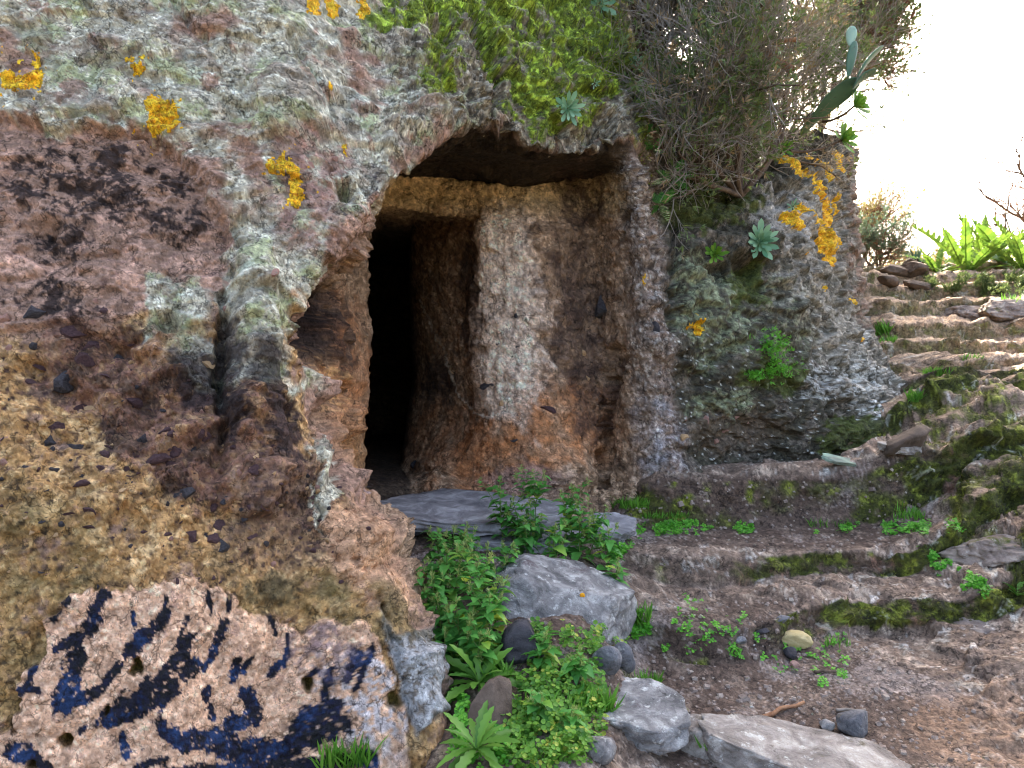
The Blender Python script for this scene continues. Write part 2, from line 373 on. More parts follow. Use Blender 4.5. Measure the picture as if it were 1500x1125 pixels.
NW = world(NET)
DENS = 640.0
def counts(axis):
    seg = np.linalg.norm(np.diff(NW, axis=axis), axis=-1)
    dm = np.minimum(np.take(NET[..., 2], range(NET.shape[axis] - 1), axis), np.take(NET[..., 2], range(1, NET.shape[axis]), axis))
    r = seg / dm * DENS
    # clip how much a single long run can ask for, ends get few
    return r
rc = counts(0); cc = counts(1)
nr = np.clip(np.percentile(rc, 70, axis=1) * 0.75, 6, 100).astype(int); nr[0] = 12; nr[1] = 36; nr[-1] = 54; nr[-2] = max(nr[-2], 96)
nc = np.array([10, 34, 112, 88, 80, 78, 32, 26, 26, 16, 14, 14, 16, 56, 10, 54, 50, 36, 30, 24, 30, 42, 50, 38, 32, 28, 20, 6])
nc = np.maximum(6, (nc * 0.91).astype(int))
assert len(nc) == NET.shape[1] - 1, (len(nc), NET.shape)
rs = np.concatenate([i + np.arange(k) / k for i, k in enumerate(nr)] + [[NET.shape[0] - 1 - 1e-6]])
cs = np.concatenate([i + np.arange(k) / k for i, k in enumerate(nc)] + [[NET.shape[1] - 1 - 1e-6]])
G = pchip_axis0(NW, rs)
G = pchip_axis0(G.transpose(1, 0, 2), cs).transpose(1, 0, 2)
UVD = pchip_axis0(pchip_axis0(NET, rs).transpose(1, 0, 2), cs).transpose(1, 0, 2)
U = UVD[..., 0].astype(np.float32); V = UVD[..., 1].astype(np.float32)     # the sheet's own coordinates
RI = np.broadcast_to(rs[:, None], U.shape).astype(np.float32); CI = np.broadcast_to(cs[None, :], U.shape).astype(np.float32)
print('cliff grid', G.shape)
N0 = grid_normals(G)
P0 = G.astype(np.float32)

# ---- relief ------------------------------------------------------
n_big = fbc(P0 * 1.6, 3, 1); n_med = fbc(P0 * 5.0, 3, 2); n_rid = fbc(P0 * 4.0, 4, 3, ridged=True)
n_sm = fbm(P0 * 16.0, 3, 4); n_fine = fbm(P0 * 46.0, 3, 5, gain=0.6)
w1, w2, wc = worley(P0 * 11.0 + 0.25 * n_sm[..., None], 1)          # 9 cm lumps
v1, v2, vc = worley(P0 * 30.0 + 0.3 * n_fine[..., None], 2)         # 3 cm lumps
Uw = U + 16 * n_sm + 7 * n_fine; Vw = V + 16 * fbm(P0 * 16.0, 3, 14) + 7 * fbm(P0 * 46.0, 2, 15)   # ragged outlines

Ur = U + 38 * n_med + 26 * n_sm + 12 * n_fine; Vr = V + 38 * fbc(P0 * 5.0, 3, 16) + (Vw - V) * 1.5
fa_h, fa_c, fa_e = facets(P0 * np.array((4.2, 4.2, 5.2), np.float32) + 0.22 * n_sm[..., None] + 0.1 * n_fine[..., None], 11)
fb_h, fb_c, fb_e = facets(P0 * np.array((12.0, 12.0, 15.0), np.float32) + 0.25 * n_fine[..., None], 12)
fc_h, fc_c, fc_e = facets(P0 * 33.0 + 0.25 * n_fine[..., None], 13)
# which surface: recess interior, chamber, outer face
inside = ss(6.6, 7.4, CI) * (1 - ss(18.7, 19.3, CI)) * ss(4.02, 4.25, RI) * (1 - np.where((CI > 9.3) & (CI < 14.2), ss(12.95, 13, RI), ss(12.2, 12.9, RI)))
chamber = ss(9.2, 10.0, CI) * (1 - ss(13.0, 13.6, CI)) * ss(6.8, 7.4, RI)
boulder = ss(19.8, 20.6, CI)
hood = ss(6.0, 9.0, CI) * (1 - ss(19.6, 20.4, CI)) * (1 - ss(3.9, 4.4, RI))
left = 1 - ss(5.6, 6.4, CI)

crust_pts = [(-80,1085),(30,1062),(36,990),(72,950),(68,912),(104,872),(158,856),(175,863),(255,853),(270,843),(300,856),(335,866),(343,890),(380,902),(425,912),(442,934),(468,912),(498,914),(545,922),(560,962),(574,996),(592,1050),(600,1110),(590,1300),(-80,1300)]
flake_pts = [(556,884),(580,930),(604,925),(628,918),(636,965),(640,1045),(622,1062),(608,1080),(590,1040),(578,985),(562,935)]
sd_crust = polysd(Uw, Vw, crust_pts); sd_flake = polysd(Uw * 0.5 + U * 0.5, Vw * 0.5 + V * 0.5, flake_pts)
crust = ss(-2, 3, sd_crust) * left; flake = ss(-3, 4, sd_flake)
holes = np.zeros_like(U)
for (hx, hy, hr) in ((575, 1025, 13), (205, 972, 9), (30, 1066, 4), (58, 1112, 6), (450, 1010, 8), (100, 1080, 9), (160, 1040, 5)):
    holes = np.maximum(holes, 1 - ss(hr * 0.5, hr * 1.15, np.hypot(Uw - hx, (Vw - hy) * 0.7)))
crust = crust * (1 - holes)

disp = 0.085 * n_big + 0.040 * n_med + 0.020 * n_rid + 0.016 * n_sm
disp += 0.052 * fa_h + 0.017 * fb_h + 0.006 * fc_h
lump = 0.030 * (0.55 - w1) + 0.006 * (0.55 - v1) + 0.004 * n_fine
crag = ss(-0.25, 0.35, fbc(P0 * 2.3, 3, 8))
disp += lump * (0.45 + 0.9 * crag)
# broken ledges on the outer faces: bands that step in and out
led = fbc(P0 * np.array((2.2, 2.2, 5.0), np.float32), 3, 9)
disp += 0.045 * (ss(-0.03, 0.06, led) - 0.5) * (1 - inside) * (1 - crust)
led2 = fbm(P0 * np.array((6.0, 6.0, 11.0), np.float32), 3, 10)
disp += 0.014 * (ss(0.03, 0.11, led2) - ss(-0.17, -0.09, led2)) * (1 - crust)
# calmer inside the carved recess: dressed with picks, vertical tool marks
tool = fbm(P0 * np.array((26, 26, 6), np.float32), 3, 11)
d_in = 0.030 * n_big + 0.022 * n_med + 0.010 * n_rid + 0.012 * tool + 0.007 * n_fine + 0.014 * (0.5 - w1) + 0.005 * (0.5 - v1) + 0.022 * fa_h + 0.014 * fb_h + 0.005 * fc_h
disp = disp * (1 - inside) + d_in * inside
# the lower left conglomerate: bedded, smoother matrix
och = ss(430, 560, Vw + 0.12 * (300 - U)) * left
d_och = 0.05 * n_big + 0.022 * n_med + 0.010 * n_sm + 0.006 * n_fine + 0.014 * (0.5 - w1) * crag + 0.012 * (0.5 - v1) + 0.030 * fa_h + 0.014 * fb_h + 0.006 * fc_h
disp = disp * (1 - och * 0.85) + d_och * och * 0.85
smooth_up = left * (1 - ss(430, 560, V)) * (1 - inside)
disp = disp * (1 - 0.5 * smooth_up) + smooth_up * 0.008 * fb_h
# the flaking crust layer over the foot of the rock
disp = disp * (1 - 0.6 * crust) + crust * (0.028 + 0.004 * n_fine + 0.006 * n_sm) + flake * 0.030 - holes * 0.035 * left
# hood: ragged, hanging lumps along the lip
lip = ss(2.6, 3.8, RI) * (1 - ss(4.2, 4.6, RI)) * ss(7, 9, CI) * (1 - ss(19, 20, CI))
disp += lip * (0.02 * np.maximum(0, 0.45 - coarse(lambda x: worley(x, 5)[0], P0 * 4.2)) + 0.05 * n_med)
disp += hood * 0.03 * n_rid
disp *= 1 - 0.5 * ss(3.3, 3.8, RI) * (1 - ss(4.5, 5.0, RI)) * ss(5.8, 6.4, CI) * (1 - ss(19.2, 20, CI))
disp *= (1 - 0.5 * chamber) * (1 - 0.2 * ss(18.4, 19.0, CI) * (1 - ss(20.2, 21, CI)) * ss(3.8, 4.4, RI)) * (1 - 0.35 * ss(5.6, 6.0, CI) * (1 - ss(6.2, 6.8, CI)))
def groove(pts, w, dep, rough=10):
    d = segdist(U + rough * 1.6 * n_sm + 10 * n_med + 5 * n_fine, V + rough * n_med, pts)
    return -dep * (1 - ss(w * 0.25, w, d))
grooves = [([(338,400),(330,440),(326,480)], 9, 0.045), ([(328,470),(322,520),(318,580)], 13, 0.075), ([(318,580),(322,640),(308,675)], 9, 0.05), ([(345,330),(335,430)], 10, 0.03),
 ([(893,560),(890,610),(884,660),(880,705)], 16, 0.16), ([(905,520),(893,570)], 20, 0.07), ([(795,500),(830,545),(870,600),(890,640)], 12, 0.03),
 ([(560,885),(575,940),(588,1000),(600,1060)], 6, 0.03), ([(690,30),(715,90),(735,150),(745,200)], 16, 0.09), ([(640,0),(655,60),(640,110)], 14, 0.05),
 ([(815,140),(818,180),(822,215)], 12, 0.06), ([(880,170),(890,215)], 14, 0.08), ([(990,330),(985,400),(986,480)], 8, 0.06),
 ([(1068,370),(1095,395),(1120,420),(1145,445)], 12, 0.05), ([(1125,275),(1148,292),(1165,310)], 8, 0.04), ([(250,0),(275,40),(300,70)], 8, 0.03),
 ([(425,60),(445,110),(470,140),(490,190)], 7, 0.03), ([(100,190),(160,185),(230,205)], 8, 0.025), ([(1030,395),(1060,392)], 14, 0.12), ([(1085,380),(1105,385)], 14, 0.10),
 ([(460,640),(463,700),(470,760),(480,800)], 5, 0.03), ([(700,262),(760,268),(840,262)], 9, 0.03), ([(436,470),(440,520)], 24, 0.09)]
gr = np.zeros_like(U)
for a, w, dep in grooves: gr = np.minimum(gr, groove(a, w, dep))
disp += gr
def dent(cx, cy, rx, ry, dep, warp=1.0):
    q = np.hypot((U + warp * 14 * n_med + warp * 8 * n_sm - cx) / rx, (V + warp * 14 * n_rid - cy) / ry)
    return dep * (1 - ss(0.25, 1.0, q))
disp -= dent(1110, 632, 60, 18, 0.04) + dent(455, 470, 22, 60, 0.10) * inside
disp -= dent(508, 287, 16, 12, 0.06) + dent(480, 255, 10, 8, 0.04) + dent(700, 245, 160, 26, 0.05) * inside
disp += dent(830, 700, 45, 50, 0.08) + dent(640, 690, 50, 30, 0.05) + dent(560, 790, 60, 40, 0.04) + dent(1175, 310, 40, 40, 0.05)
disp += dent(376, 480, 45, 120, 0.06) + dent(465, 690, 20, 70, 0.04) + dent(700, 290, 60, 18, 0.04)
disp += dent(430, 170, 80, 90, 0.05) - dent(250, 240, 120, 40, 0.03) - dent(90, 560, 110, 60, 0.04)
# macro relief of the left rock: the lichened cap overhangs the pink band, a buttress stands beside the crevice, beds step out
cap = ss(-5, 5, polysd(U + 0.5 * (Ur - U), V + 0.5 * (Vr - V), [(-950,-600),(-950,150),(0,178),(110,192),(230,208),(296,262),(326,340),(332,420),(430,450),(760,300),(760,-600)], 200)) * left
disp += 0.055 * cap * left * (1 - ss(5.0, 5.8, CI))
disp += dent(385, 580, 75, 270, 0.075, 0.6) * left
bed = ss(-4, 4, V - 590 - 0.10 * U + 30 * n_med + 14 * n_sm) * ss(330, 250, U) * left; disp += 0.035 * bed
bed2 = ss(-4, 4, V - 690 - 0.25 * U + 40 * n_med + 16 * n_sm) * ss(420, 330, U) * left; disp += 0.022 * bed2
bed3 = ss(-3, 3, V - 470 + 30 * n_med + 14 * n_sm - 0.1 * U) * ss(240, 200, U) * left; disp -= 0.03 * bed3
blk = ss(0, 30, polysd(Ur, Vr, [(60,470),(330,480),(345,560),(450,640),(475,770),(400,800),(230,720),(90,590)])) * left
disp += blk * (0.06 * fa_h + 0.03 * fb_h)
# eroded inner wall left of the opening
jw = ss(6.4, 7.0, CI) * (1 - ss(9.2, 9.6, CI)) * ss(4.6, 5.5, RI) * (1 - ss(11.6, 12.4, RI))
disp += jw * (0.08 * n_med + 0.07 * fa_h + 0.008 * fb_h + 0.05 * n_big) - jw * dent(458, 478, 24, 60, 0.14)
disp -= dent(250, 480, 26, 20, 0.06) + dent(180, 500, 34, 20, 0.06) + dent(120, 300, 60, 30, 0.04) + dent(60, 345, 40, 26, 0.05) + dent(40, 540, 36, 22, 0.05) + dent(300, 700, 40, 24, 0.05) + dent(410, 620, 30, 26, 0.05) + dent(210, 590, 40, 22, 0.05) + dent(505, 290, 22, 18, 0.06) + dent(735, 190, 30, 26, 0.06) + dent(640, 60, 36, 30, 0.05) + dent(870, 190, 26, 26, 0.07) + dent(1090, 400, 26, 22, 0.06) + dent(1150, 440, 30, 26, 0.05)
disp *= 1 - 0.55 * ss(8.2, 8.6, CI) * (1 - ss(9.6, 10.2, CI)) * ss(5, 5.6, RI)
fade = ss(0.1, 1.2, RI)
disp *= 0.5 + 0.5 * fade
PC = P0 + N0.astype(np.float32) * disp[..., None]
lm_ = ss(3.1, 3.8, RI) * (1 - ss(4.25, 4.6, RI)) * ss(6.6, 8, CI) * (1 - ss(18.6, 19.6, CI))
PC[..., 2] += lm_ * (0.10 * n_med + 0.09 * fa_h + 0.035 * fb_h - 0.02)
NCl = grid_normals(PC)

# ---- pigments ----------------------------------------------------
def region(pts, soft=14, warp=1.0):
    return ss(-soft, soft, polysd(U + warp * (Ur - U), V + warp * (Vr - V), pts))
def blob(cx, cy, rx, ry, soft=0.35, warp=1.0):
    m = (np.abs(U - cx) < rx * 1.6 + 70) & (np.abs(V - cy) < ry * 1.6 + 70); r = np.zeros(U.shape, np.float32)
    k = warp * min(1.0, 0.35 + min(rx, ry) / 70.0)
    q = np.hypot((U[m] + k * (Ur[m] - U[m]) - cx) / rx, (V[m] + k * (Vr[m] - V[m]) - cy) / ry)
    r[m] = 1 - ss(1 - soft, 1 + soft, q)
    return r
f1 = fbc(PC * 3.0, 4, 21); f2 = fbc(PC * 9.0, 4, 22); f3 = fbm(PC * 28.0, 4, 23, gain=0.65); f4 = fbm(PC * 75.0, 2, 24)
u1, u2, uc = worley(PC * 48.0 + 0.4 * f4[..., None], 6)             # 2 cm thalli and grains
L = lin
def sh(a, b, x):
    m_ = 0.5 * (a + b); h_ = abs(b - a) * 0.20; x = x + 0.30 * f4
    return ss(m_ - h_, m_ + h_, x) if b > a else ss(m_ + h_, m_ - h_, x)
C = np.empty(U.shape + (3,), np.float32); C[:] = L((160, 128, 108))
# weathered pink brown tuff
C = mix(C, L((186, 148, 126)), sh(-0.15, 0.35, f2)); C = mix(C, L((126, 98, 88)), sh(0.1, 0.45, f3) * 0.8)
# ochre conglomerate of the foot
oz = ss(-40, 40, Vw - 470 + 0.15 * (U - 150)) * left
oc = mix(np.broadcast_to(L((180, 140, 90)), C.shape), L((208, 172, 122)), sh(0.0, 0.35, f2))
oc = mix(oc, L((132, 92, 52)), sh(0.0, 0.4, f3) * 0.75); oc = mix(oc, L((112, 84, 62)), sh(0.12, 0.3, fbm(PC * 40, 3, 26)) * 0.7)
oc = mix(oc, L((214, 182, 128)), (uc > 0.8) * ss(0.45, 0.25, u1) * 0.7)
oc = mix(oc, L((70, 50, 48)), (uc < 0.13) * ss(0.5, 0.3, u1) * 0.9)
C = mix(C, oc, ss(0.25, 0.65, oz * (0.75 + 0.8 * f2 + 0.7 * f3)))
C = mix(C, L((116, 102, 60)), np.maximum.reduce([blob(40, 880, 130, 170), blob(460, 880, 130, 36), blob(20, 1010, 60, 60)]) * left * np.clip(0.34 + 0.9 * f2 + 0.5 * f3, 0, 0.85))
C = mix(C, L((84, 74, 52)), np.maximum(blob(330, 830, 26, 40), blob(400, 868, 70, 20)) * left * np.clip(0.4 + f3 + f2, 0, 0.8))
# purple brown, damp band
pz = region([(60,470),(150,455),(330,480),(345,560),(420,600),(450,640),(475,770),(400,800),(330,770),(230,720),(180,660),(90,590),(20,560)], 30)
pc = mix(np.broadcast_to(L((132, 96, 84)), C.shape), L((78, 56, 54)), sh(-0.1, 0.25, f2)); pc = mix(pc, L((142, 108, 84)), sh(0.15, 0.4, f3))
C = mix(C, pc, ss(0.22, 0.6, pz * (0.62 + 0.9 * f2 + 0.8 * f3)) * 0.85 * left)
lo = blob(420, 760, 90, 80) * left
C = mix(C, L((120, 96, 78)), lo * 0.6); C = mix(C, L((78, 60, 56)), lo * sh(0.05, 0.3, f3) * 0.8)
# black weathering films
dk = np.maximum.reduce([blob(120, 270, 130, 55, 0.6), blob(60, 440, 110, 34, 0.6), blob(260, 300, 60, 60, 0.6), blob(130, 235, 120, 24, 0.6), blob(70, 340, 60, 60, 0.6)])
C = mix(C, L((40, 33, 32)), ss(0.40, 0.75, dk * (0.62 + 0.9 * f2 + 0.9 * f3 + 0.5 * f4)) * left * 0.9)
# toe of the rock by the doorway
tz = region([(470,740),(540,745),(610,800),(622,870),(590,890),(560,890),(500,850),(470,800)], 16)
C = mix(C, mix(np.broadcast_to(L((192, 150, 116)), C.shape), L((150, 108, 78)), sh(0, 0.35, f3)), tz * (1 - inside) * 0.9)
C = mix(C, L((140, 118, 78)), blob(585, 905, 40, 45) * (1 - inside) * 0.7)
# grey lichen cover of the upper rock
lz = np.maximum.reduce([region([(-950,-500),(-950,130),(0,170),(110,190),(230,205),(300,260),(330,330),(330,420),(318,440),(322,560),(420,600),(445,560),(425,500),(430,440),(470,390),(480,350),(545,300),(640,200),(740,195),(760,-500)], 22),
    region([(225,400),(318,430),(318,600),(260,560),(210,500)], 20) * 0.75, region([(455,630),(475,640),(492,700),(480,790),(462,730)], 6) * 0.95])
lc = mix(np.broadcast_to(L((174, 168, 150)), C.shape), L((214, 210, 192)), sh(-0.1, 0.3, f3))
lc = mix(lc, L((164, 172, 130)), sh(-0.05, 0.3, fbc(PC * 6.0, 4, 31)) * 0.8)
lc = mix(lc, L((188, 194, 182)), sh(0.15, 0.4, fbc(PC * 7.0, 3, 32)) * 0.6)
lc = mix(lc, L((156, 120, 106)), sh(0.16, 0.36, fbc(PC * 8.0, 4, 33)) * 0.75)
lc = mix(lc, L((112, 102, 86)), sh(0.16, 0.42, f3 * 0.6 + f4 * 0.6) * 0.7)
lc = mix(lc, L((220, 216, 198)), (uc > 0.84) * ss(0.4, 0.25, u1) * 0.7)
lc = mix(lc, L((74, 66, 56)), np.maximum(ss(0.07, 0.01, fb_e) * sh(0.0, 0.25, f2), ss(0.10, 0.02, fc_e) * sh(0.05, 0.3, f3)) * 0.7)
lc = mix(lc, L((120, 104, 92)), (fb_c > 0.8) * 0.6); lc = mix(lc, L((170, 166, 156)), (fb_c < 0.15) * 0.5)
lc = lc * np.array((1.02, 1.0, 0.93), np.float32)
lm = ss(0.18, 0.5, lz * (0.62 + 0.75 * f1 + 0.65 * f2))
# the strip below the lip is redder
rl = np.maximum(blob(455, 300, 45, 70), blob(470, 240, 60, 40)); lm = lm * (1 - rl * 0.75 * sh(-0.3, 0.2, f2))
C = mix(C, L((158, 116, 104)), rl * 0.8)
C = mix(C, lc, lm * (1 - inside) * (1 - boulder))
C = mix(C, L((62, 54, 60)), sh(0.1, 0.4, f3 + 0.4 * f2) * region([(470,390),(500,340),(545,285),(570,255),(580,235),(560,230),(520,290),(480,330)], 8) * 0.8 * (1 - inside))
# dark strip along and beside the crevice
C = mix(C, L((52, 44, 46)), ss(0.3, 0.7, np.maximum.reduce([blob(330, 560, 22, 110, 0.6), blob(400, 640, 50, 50, 0.6), blob(290, 560, 40, 50, 0.6), blob(375, 560, 20, 50, 0.6)]) * (0.8 + 0.9 * f3)) * left * 0.8)

# hood: moss and lichen
hz = region([(545,-60),(540,40),(560,110),(620,150),(650,190),(720,200),(800,235),(900,230),(940,210),(948,300),(960,250),(930,100),(900,-60),(900,-500),(600,-500)], 24) * (1 - inside)
hc = mix(np.broadcast_to(L((128, 118, 100)), C.shape), L((168, 160, 140)), sh(-0.1, 0.3, f3)); hc = mix(hc, L((74, 66, 54)), sh(0.05, 0.4, fbm(PC * 18, 4, 41)) * 0.85)
hc = mix(hc, L((158, 164, 126)), sh(0.1, 0.3, fbc(PC * 14, 3, 44)) * 0.6)
mo = np.maximum.reduce([blob(850, 80, 90, 70), blob(820, 130, 70, 60), blob(590, 20, 60, 40), blob(740, 60, 40, 60) * 0.8, blob(640, 110, 30, 50) * 0.8, blob(900, 40, 50, 60), blob(650, 40, 60, 60) * 0.7, blob(935, 230, 14, 110) * 0.9, blob(560, -60, 120, 70), blob(800, -60, 200, 120)])
moss_c = mix(np.broadcast_to(L((104, 122, 38)), C.shape), L((168, 192, 68)), sh(-0.1, 0.35, fbm(PC * 22, 3, 42))); moss_c = mix(moss_c, L((62, 66, 26)), sh(0.1, 0.4, fbm(PC * 30, 3, 43)) * 0.8)
mm = ss(0.32, 0.56, mo * (0.66 + 1.0 * f2 + 0.7 * f3 + 0.4 * f1))
hc = mix(hc, moss_c, mm)
C = mix(C, hc, hz * np.clip(ss(0.15, 0.5, hz + 0.5 * f2), 0, 1) * (1 - boulder))
moss_hood = mm * hz * (1 - boulder)

# the recess
ic = mix(np.broadcast_to(L((156, 126, 98)), C.shape), L((186, 156, 126)), sh(-0.1, 0.3, f3)); ic = mix(ic, L((104, 80, 62)), sh(0.0, 0.35, f2) * 0.7)
ic = mix(ic, L((206, 178, 132)), ss(-20, 20, 310 - V) * 0.85)                                            # lintel, dry tan
ic = mix(ic, L((42, 34, 28)), np.clip(ss(5.12, 4.92, RI) * 1.1 + 0.3 * f2, 0, 1) * ss(7.6, 9.0, CI) * 0.95)  # dark ceiling rock, overhang shade deepened in the pigment
ic = mix(ic, L((232, 206, 182)), region([(706,318),(770,318),(790,400),(796,560),(780,640),(704,600),(700,420)], 18) * (0.8 + 0.2 * sh(-0.2, 0.2, f2)))
ic = mix(ic, L((150, 138, 128)), sh(0.1, 0.35, fbm(PC * 30, 3, 51)) * region([(704,420),(800,420),(800,600),(704,600)], 20) * 0.6)
ic = mix(ic, L((196, 132, 84)), np.maximum.reduce([blob(720, 670, 90, 60), blob(830, 620, 70, 60), blob(650, 640, 60, 50) * 0.6, blob(505, 560, 40, 120) * 0.9]) * np.clip(0.6 + 1.2 * f2 + 0.6 * f3, 0, 0.9))
ic = mix(ic, L((44, 34, 32)), np.clip(blob(460, 475, 26, 55) * 1.1 * (0.8 + f3), 0, 1) * 0.85); ic = mix(ic, L((206, 158, 104)), blob(470, 560, 30, 50) * sh(-0.1, 0.2, f3)); ic = mix(ic, L((176, 126, 76)), blob(520, 680, 30, 70) * 0.6)  # hollow's shade put into the pigment as a dark spot, then tan patches
ic = mix(ic, L((92, 72, 62)), ss(0.3, 0.85, np.maximum.reduce([blob(850, 470, 60, 130, 0.6), blob(870, 600, 40, 60, 0.6), blob(850, 290, 50, 60, .6)]) * (0.75 + 0.9 * f2 + 0.9 * f3 + 0.5 * f4)) * 0.8)
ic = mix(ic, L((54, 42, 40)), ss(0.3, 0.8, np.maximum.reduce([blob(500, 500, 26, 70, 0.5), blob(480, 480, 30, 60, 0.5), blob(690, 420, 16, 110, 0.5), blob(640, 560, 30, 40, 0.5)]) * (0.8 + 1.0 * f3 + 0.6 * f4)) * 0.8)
ic = mix(ic, L((208, 196, 176)), ss(1.9, 0.8, segdist(U + 6 * n_fine, V + 5 * n_sm, [(612,440),(630,485),(645,510),(655,540),(672,580),(690,598),(712,612),(745,603)])) * 0.85)
ic = mix(ic, L((210, 196, 176)), ss(1.6, 0.8, segdist(U + 6 * n_fine, V + 5 * n_sm, [(795,512),(806,525),(812,535)])) * 0.8)
ic = mix(ic, L((190, 180, 190)), blob(510, 722, 26, 18) * sh(-0.05, 0.25, f3) * 0.9)
ic = mix(ic, L((166, 140, 132)), blob(760, 705, 60, 26) * 0.6)
ic = mix(ic, L((40, 36, 34)), chamber * (1 - ss(12.9, 13.2, CI)) * 0.75)  # chamber's darkness put into the pigment to blacken the doorway
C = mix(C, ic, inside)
# outer strip on the right of the recess, lilac grey then lichen
oz2 = ss(17.7, 18.8, CI) * (1 - ss(20.2, 21.0, CI)) * ss(4.0, 5.0, RI)
o2 = mix(np.broadcast_to(L((140, 124, 110)), C.shape), L((174, 166, 156)), sh(0.0, 0.3, f3)); o2 = mix(o2, L((86, 72, 60)), sh(0.05, 0.35, f2))
o2 = mix(o2, L((168, 164, 166)), blob(965, 640, 45, 70) * np.clip(0.45 + f2 + f3, 0, 0.8)); o2 = mix(o2, L((70, 58, 48)), sh(0.05, 0.35, fbm(PC * 34, 3, 53)) * 0.6); o2 = mix(o2, L((196, 194, 180)), (uc > 0.75) * ss(0.42, 0.25, u1) * 0.7); o2 = mix(o2, L((198, 200, 180)), blob(985, 715, 26, 16) * sh(-0.15, 0.1, f3))
C = mix(C, o2, oz2 * (0.75 + 0.25 * sh(-0.2, 0.2, f2)))

# the boulder: dark olive grey crusted with pale lichen
bz = boulder
b_c = mix(np.broadcast_to(L((88, 83, 68)), C.shape), L((124, 114, 100)), sh(-0.1, 0.3, f2)); b_c = mix(b_c, L((66, 58, 48)), sh(0.02, 0.4, f3) * 0.8)
gl = np.maximum.reduce([blob(1040, 460, 60, 90), blob(1130, 480, 90, 90) * 0.7, blob(1010, 420, 30, 60) * 0.9, blob(1060, 590, 60, 26)])
b_c = mix(b_c, L((142, 150, 116)), ss(0.35, 0.8, gl * (0.65 + 1.0 * f3 + 0.7 * f2)) * 0.85)
pl = region([(1120,270),(1250,190),(1260,420),(1300,520),(1350,600),(1320,650),(1230,610),(1180,500),(1130,400)], 40)
b_c = mix(b_c, L((170, 162, 146)), ss(0.4, 0.9, pl * (0.7 + 0.6 * f3 + 0.6 * f2)) * 0.9)
b_c = mix(b_c, L((172, 166, 156)), region([(1120,280),(1160,300),(1190,340),(1185,380),(1140,350),(1115,310)], 10) * 0.8)
b_c = mix(b_c, L((214, 214, 204)), (uc > 0.82) * ss(0.38, 0.24, u1) * 0.85 * ss(450, 520, V))
b_c = mix(b_c, L((214, 214, 206)), np.maximum(blob(1290, 605, 28, 16), blob(1230, 560, 60, 30) * 0.5) * sh(-0.1, 0.15, f3) * 0.9)
b_c = mix(b_c, L((82, 92, 34)), ss(0.35, 0.6, np.maximum.reduce([blob(1250, 640, 70, 30), blob(1095, 420, 30, 40), blob(1130, 550, 60, 30) * 0.8, blob(1040, 300, 90, 40) * 0.8]) * (0.8 + 0.8 * f2)) * 0.8)
b_c = mix(b_c, L((118, 98, 78)), blob(1060, 630, 80, 26) * 0.5); b_c = mix(b_c, L((148, 112, 92)), region([(1246,230),(1262,230),(1275,420),(1285,500),(1250,440)], 10) * 0.6)
b_c = mix(b_c, L((52, 46, 40)), ss(0.12, 0.02, fb_e) * sh(-0.1, 0.25, f2) * 0.6)
C = mix(C, b_c, bz)
# crust with flaking dark blue paint
cc_ = mix(np.broadcast_to(L((210, 166, 132)), C.shape), L((218, 182, 150)), ss(-0.1, 0.3, f4 + 0.5 * f3)); cc_ = mix(cc_, L((164, 124, 104)), sh(0.1, 0.4, f3) * 0.7)
cc_ = mix(cc_, L((186, 178, 174)), np.maximum(blob(540, 1030, 70, 80), blob(480, 1000, 40, 30) * 0.6) * sh(-0.2, 0.1, f3) * 0.85)
strokes = [([(155,868),(140,900),(126,930),(90,952)], 11), ([(104,882),(84,906)], 6), ([(118,958),(108,995),(100,1028)], 15), ([(104,1022),(145,1010),(168,985),(200,940),(226,916),(240,903)], 11),
 ([(196,900),(199,915)], 3), ([(242,880),(236,912)], 3), ([(270,905),(262,930)], 4), ([(162,1048),(210,1005),(250,970),(268,935)], 15), ([(190,1038),(255,1002),(272,972)], 16), ([(322,908),(312,940),(293,972)], 6), ([(342,962),(336,990)], 6), ([(362,960),(352,975)], 6),
 ([(238,1060),(262,1078),(310,1072)], 14), ([(296,1008),(306,1045)], 8), ([(338,1048),(370,1048),(356,1014)], 14), ([(310,1080),(360,1095),(420,1100),(500,1062)], 20), ([(440,1066),(490,1042)], 16), ([(486,985),(474,1026)], 7), ([(20,1096),(50,1098),(76,1116)], 11),
 ([(180,1070),(186,1098)], 5), ([(524,965),(508,1002)], 8), ([(205,1116),(240,1100)], 6), ([(545,950),(520,1015)], 6), ([(250,1120),(330,1118),(430,1125),(540,1115)], 12), ([(420,930),(415,980)], 3), ([(330,870),(330,890)], 4), ([(300,868),(302,900)], 3), ([(450,1000),(462,985)], 5), ([(395,985),(405,975)], 7), ([(390,905),(400,925)], 7), ([(55,975),(50,1000),(40,1012)], 5), ([(40,1008),(62,1006)], 5), ([(128,1060),(122,1066)], 6)]
fld = np.zeros_like(U)
for a, w in strokes:
    dd = segdist(U + 0.4 * (Uw - U), V + 0.4 * (Vw - V), a); fld = np.maximum(fld, np.exp(-(dd / (1.15 * w + 1.5)) ** 2))
fld = np.maximum(fld, 0.42 * ss(1030, 1100, V) * ss(120, 260, U) * ss(600, 540, U))
pm = ss(0.50, 0.60, 0.92 * fld + 0.55 * f2 + 0.80 * f3 + 0.30 * f4)
blue = mix(np.broadcast_to(L((20, 30, 52)), C.shape), L((40, 60, 96)), sh(-0.2, 0.4, f2)); blue = mix(blue, L((16, 16, 26)), sh(0.0, 0.35, f3) * 0.8)
cc_ = mix(cc_, blue, pm * (1 - ss(0.30, 0.5, 0.7 * f4 + 0.6 * f3 + 0.4 * f2) * 0.85))
cc_ = mix(cc_, L((84, 76, 92)), ss(0.5, 0.8, blob(470, 960, 90, 50, 0.5) * (0.7 + 0.9 * f3)) * 0.6)
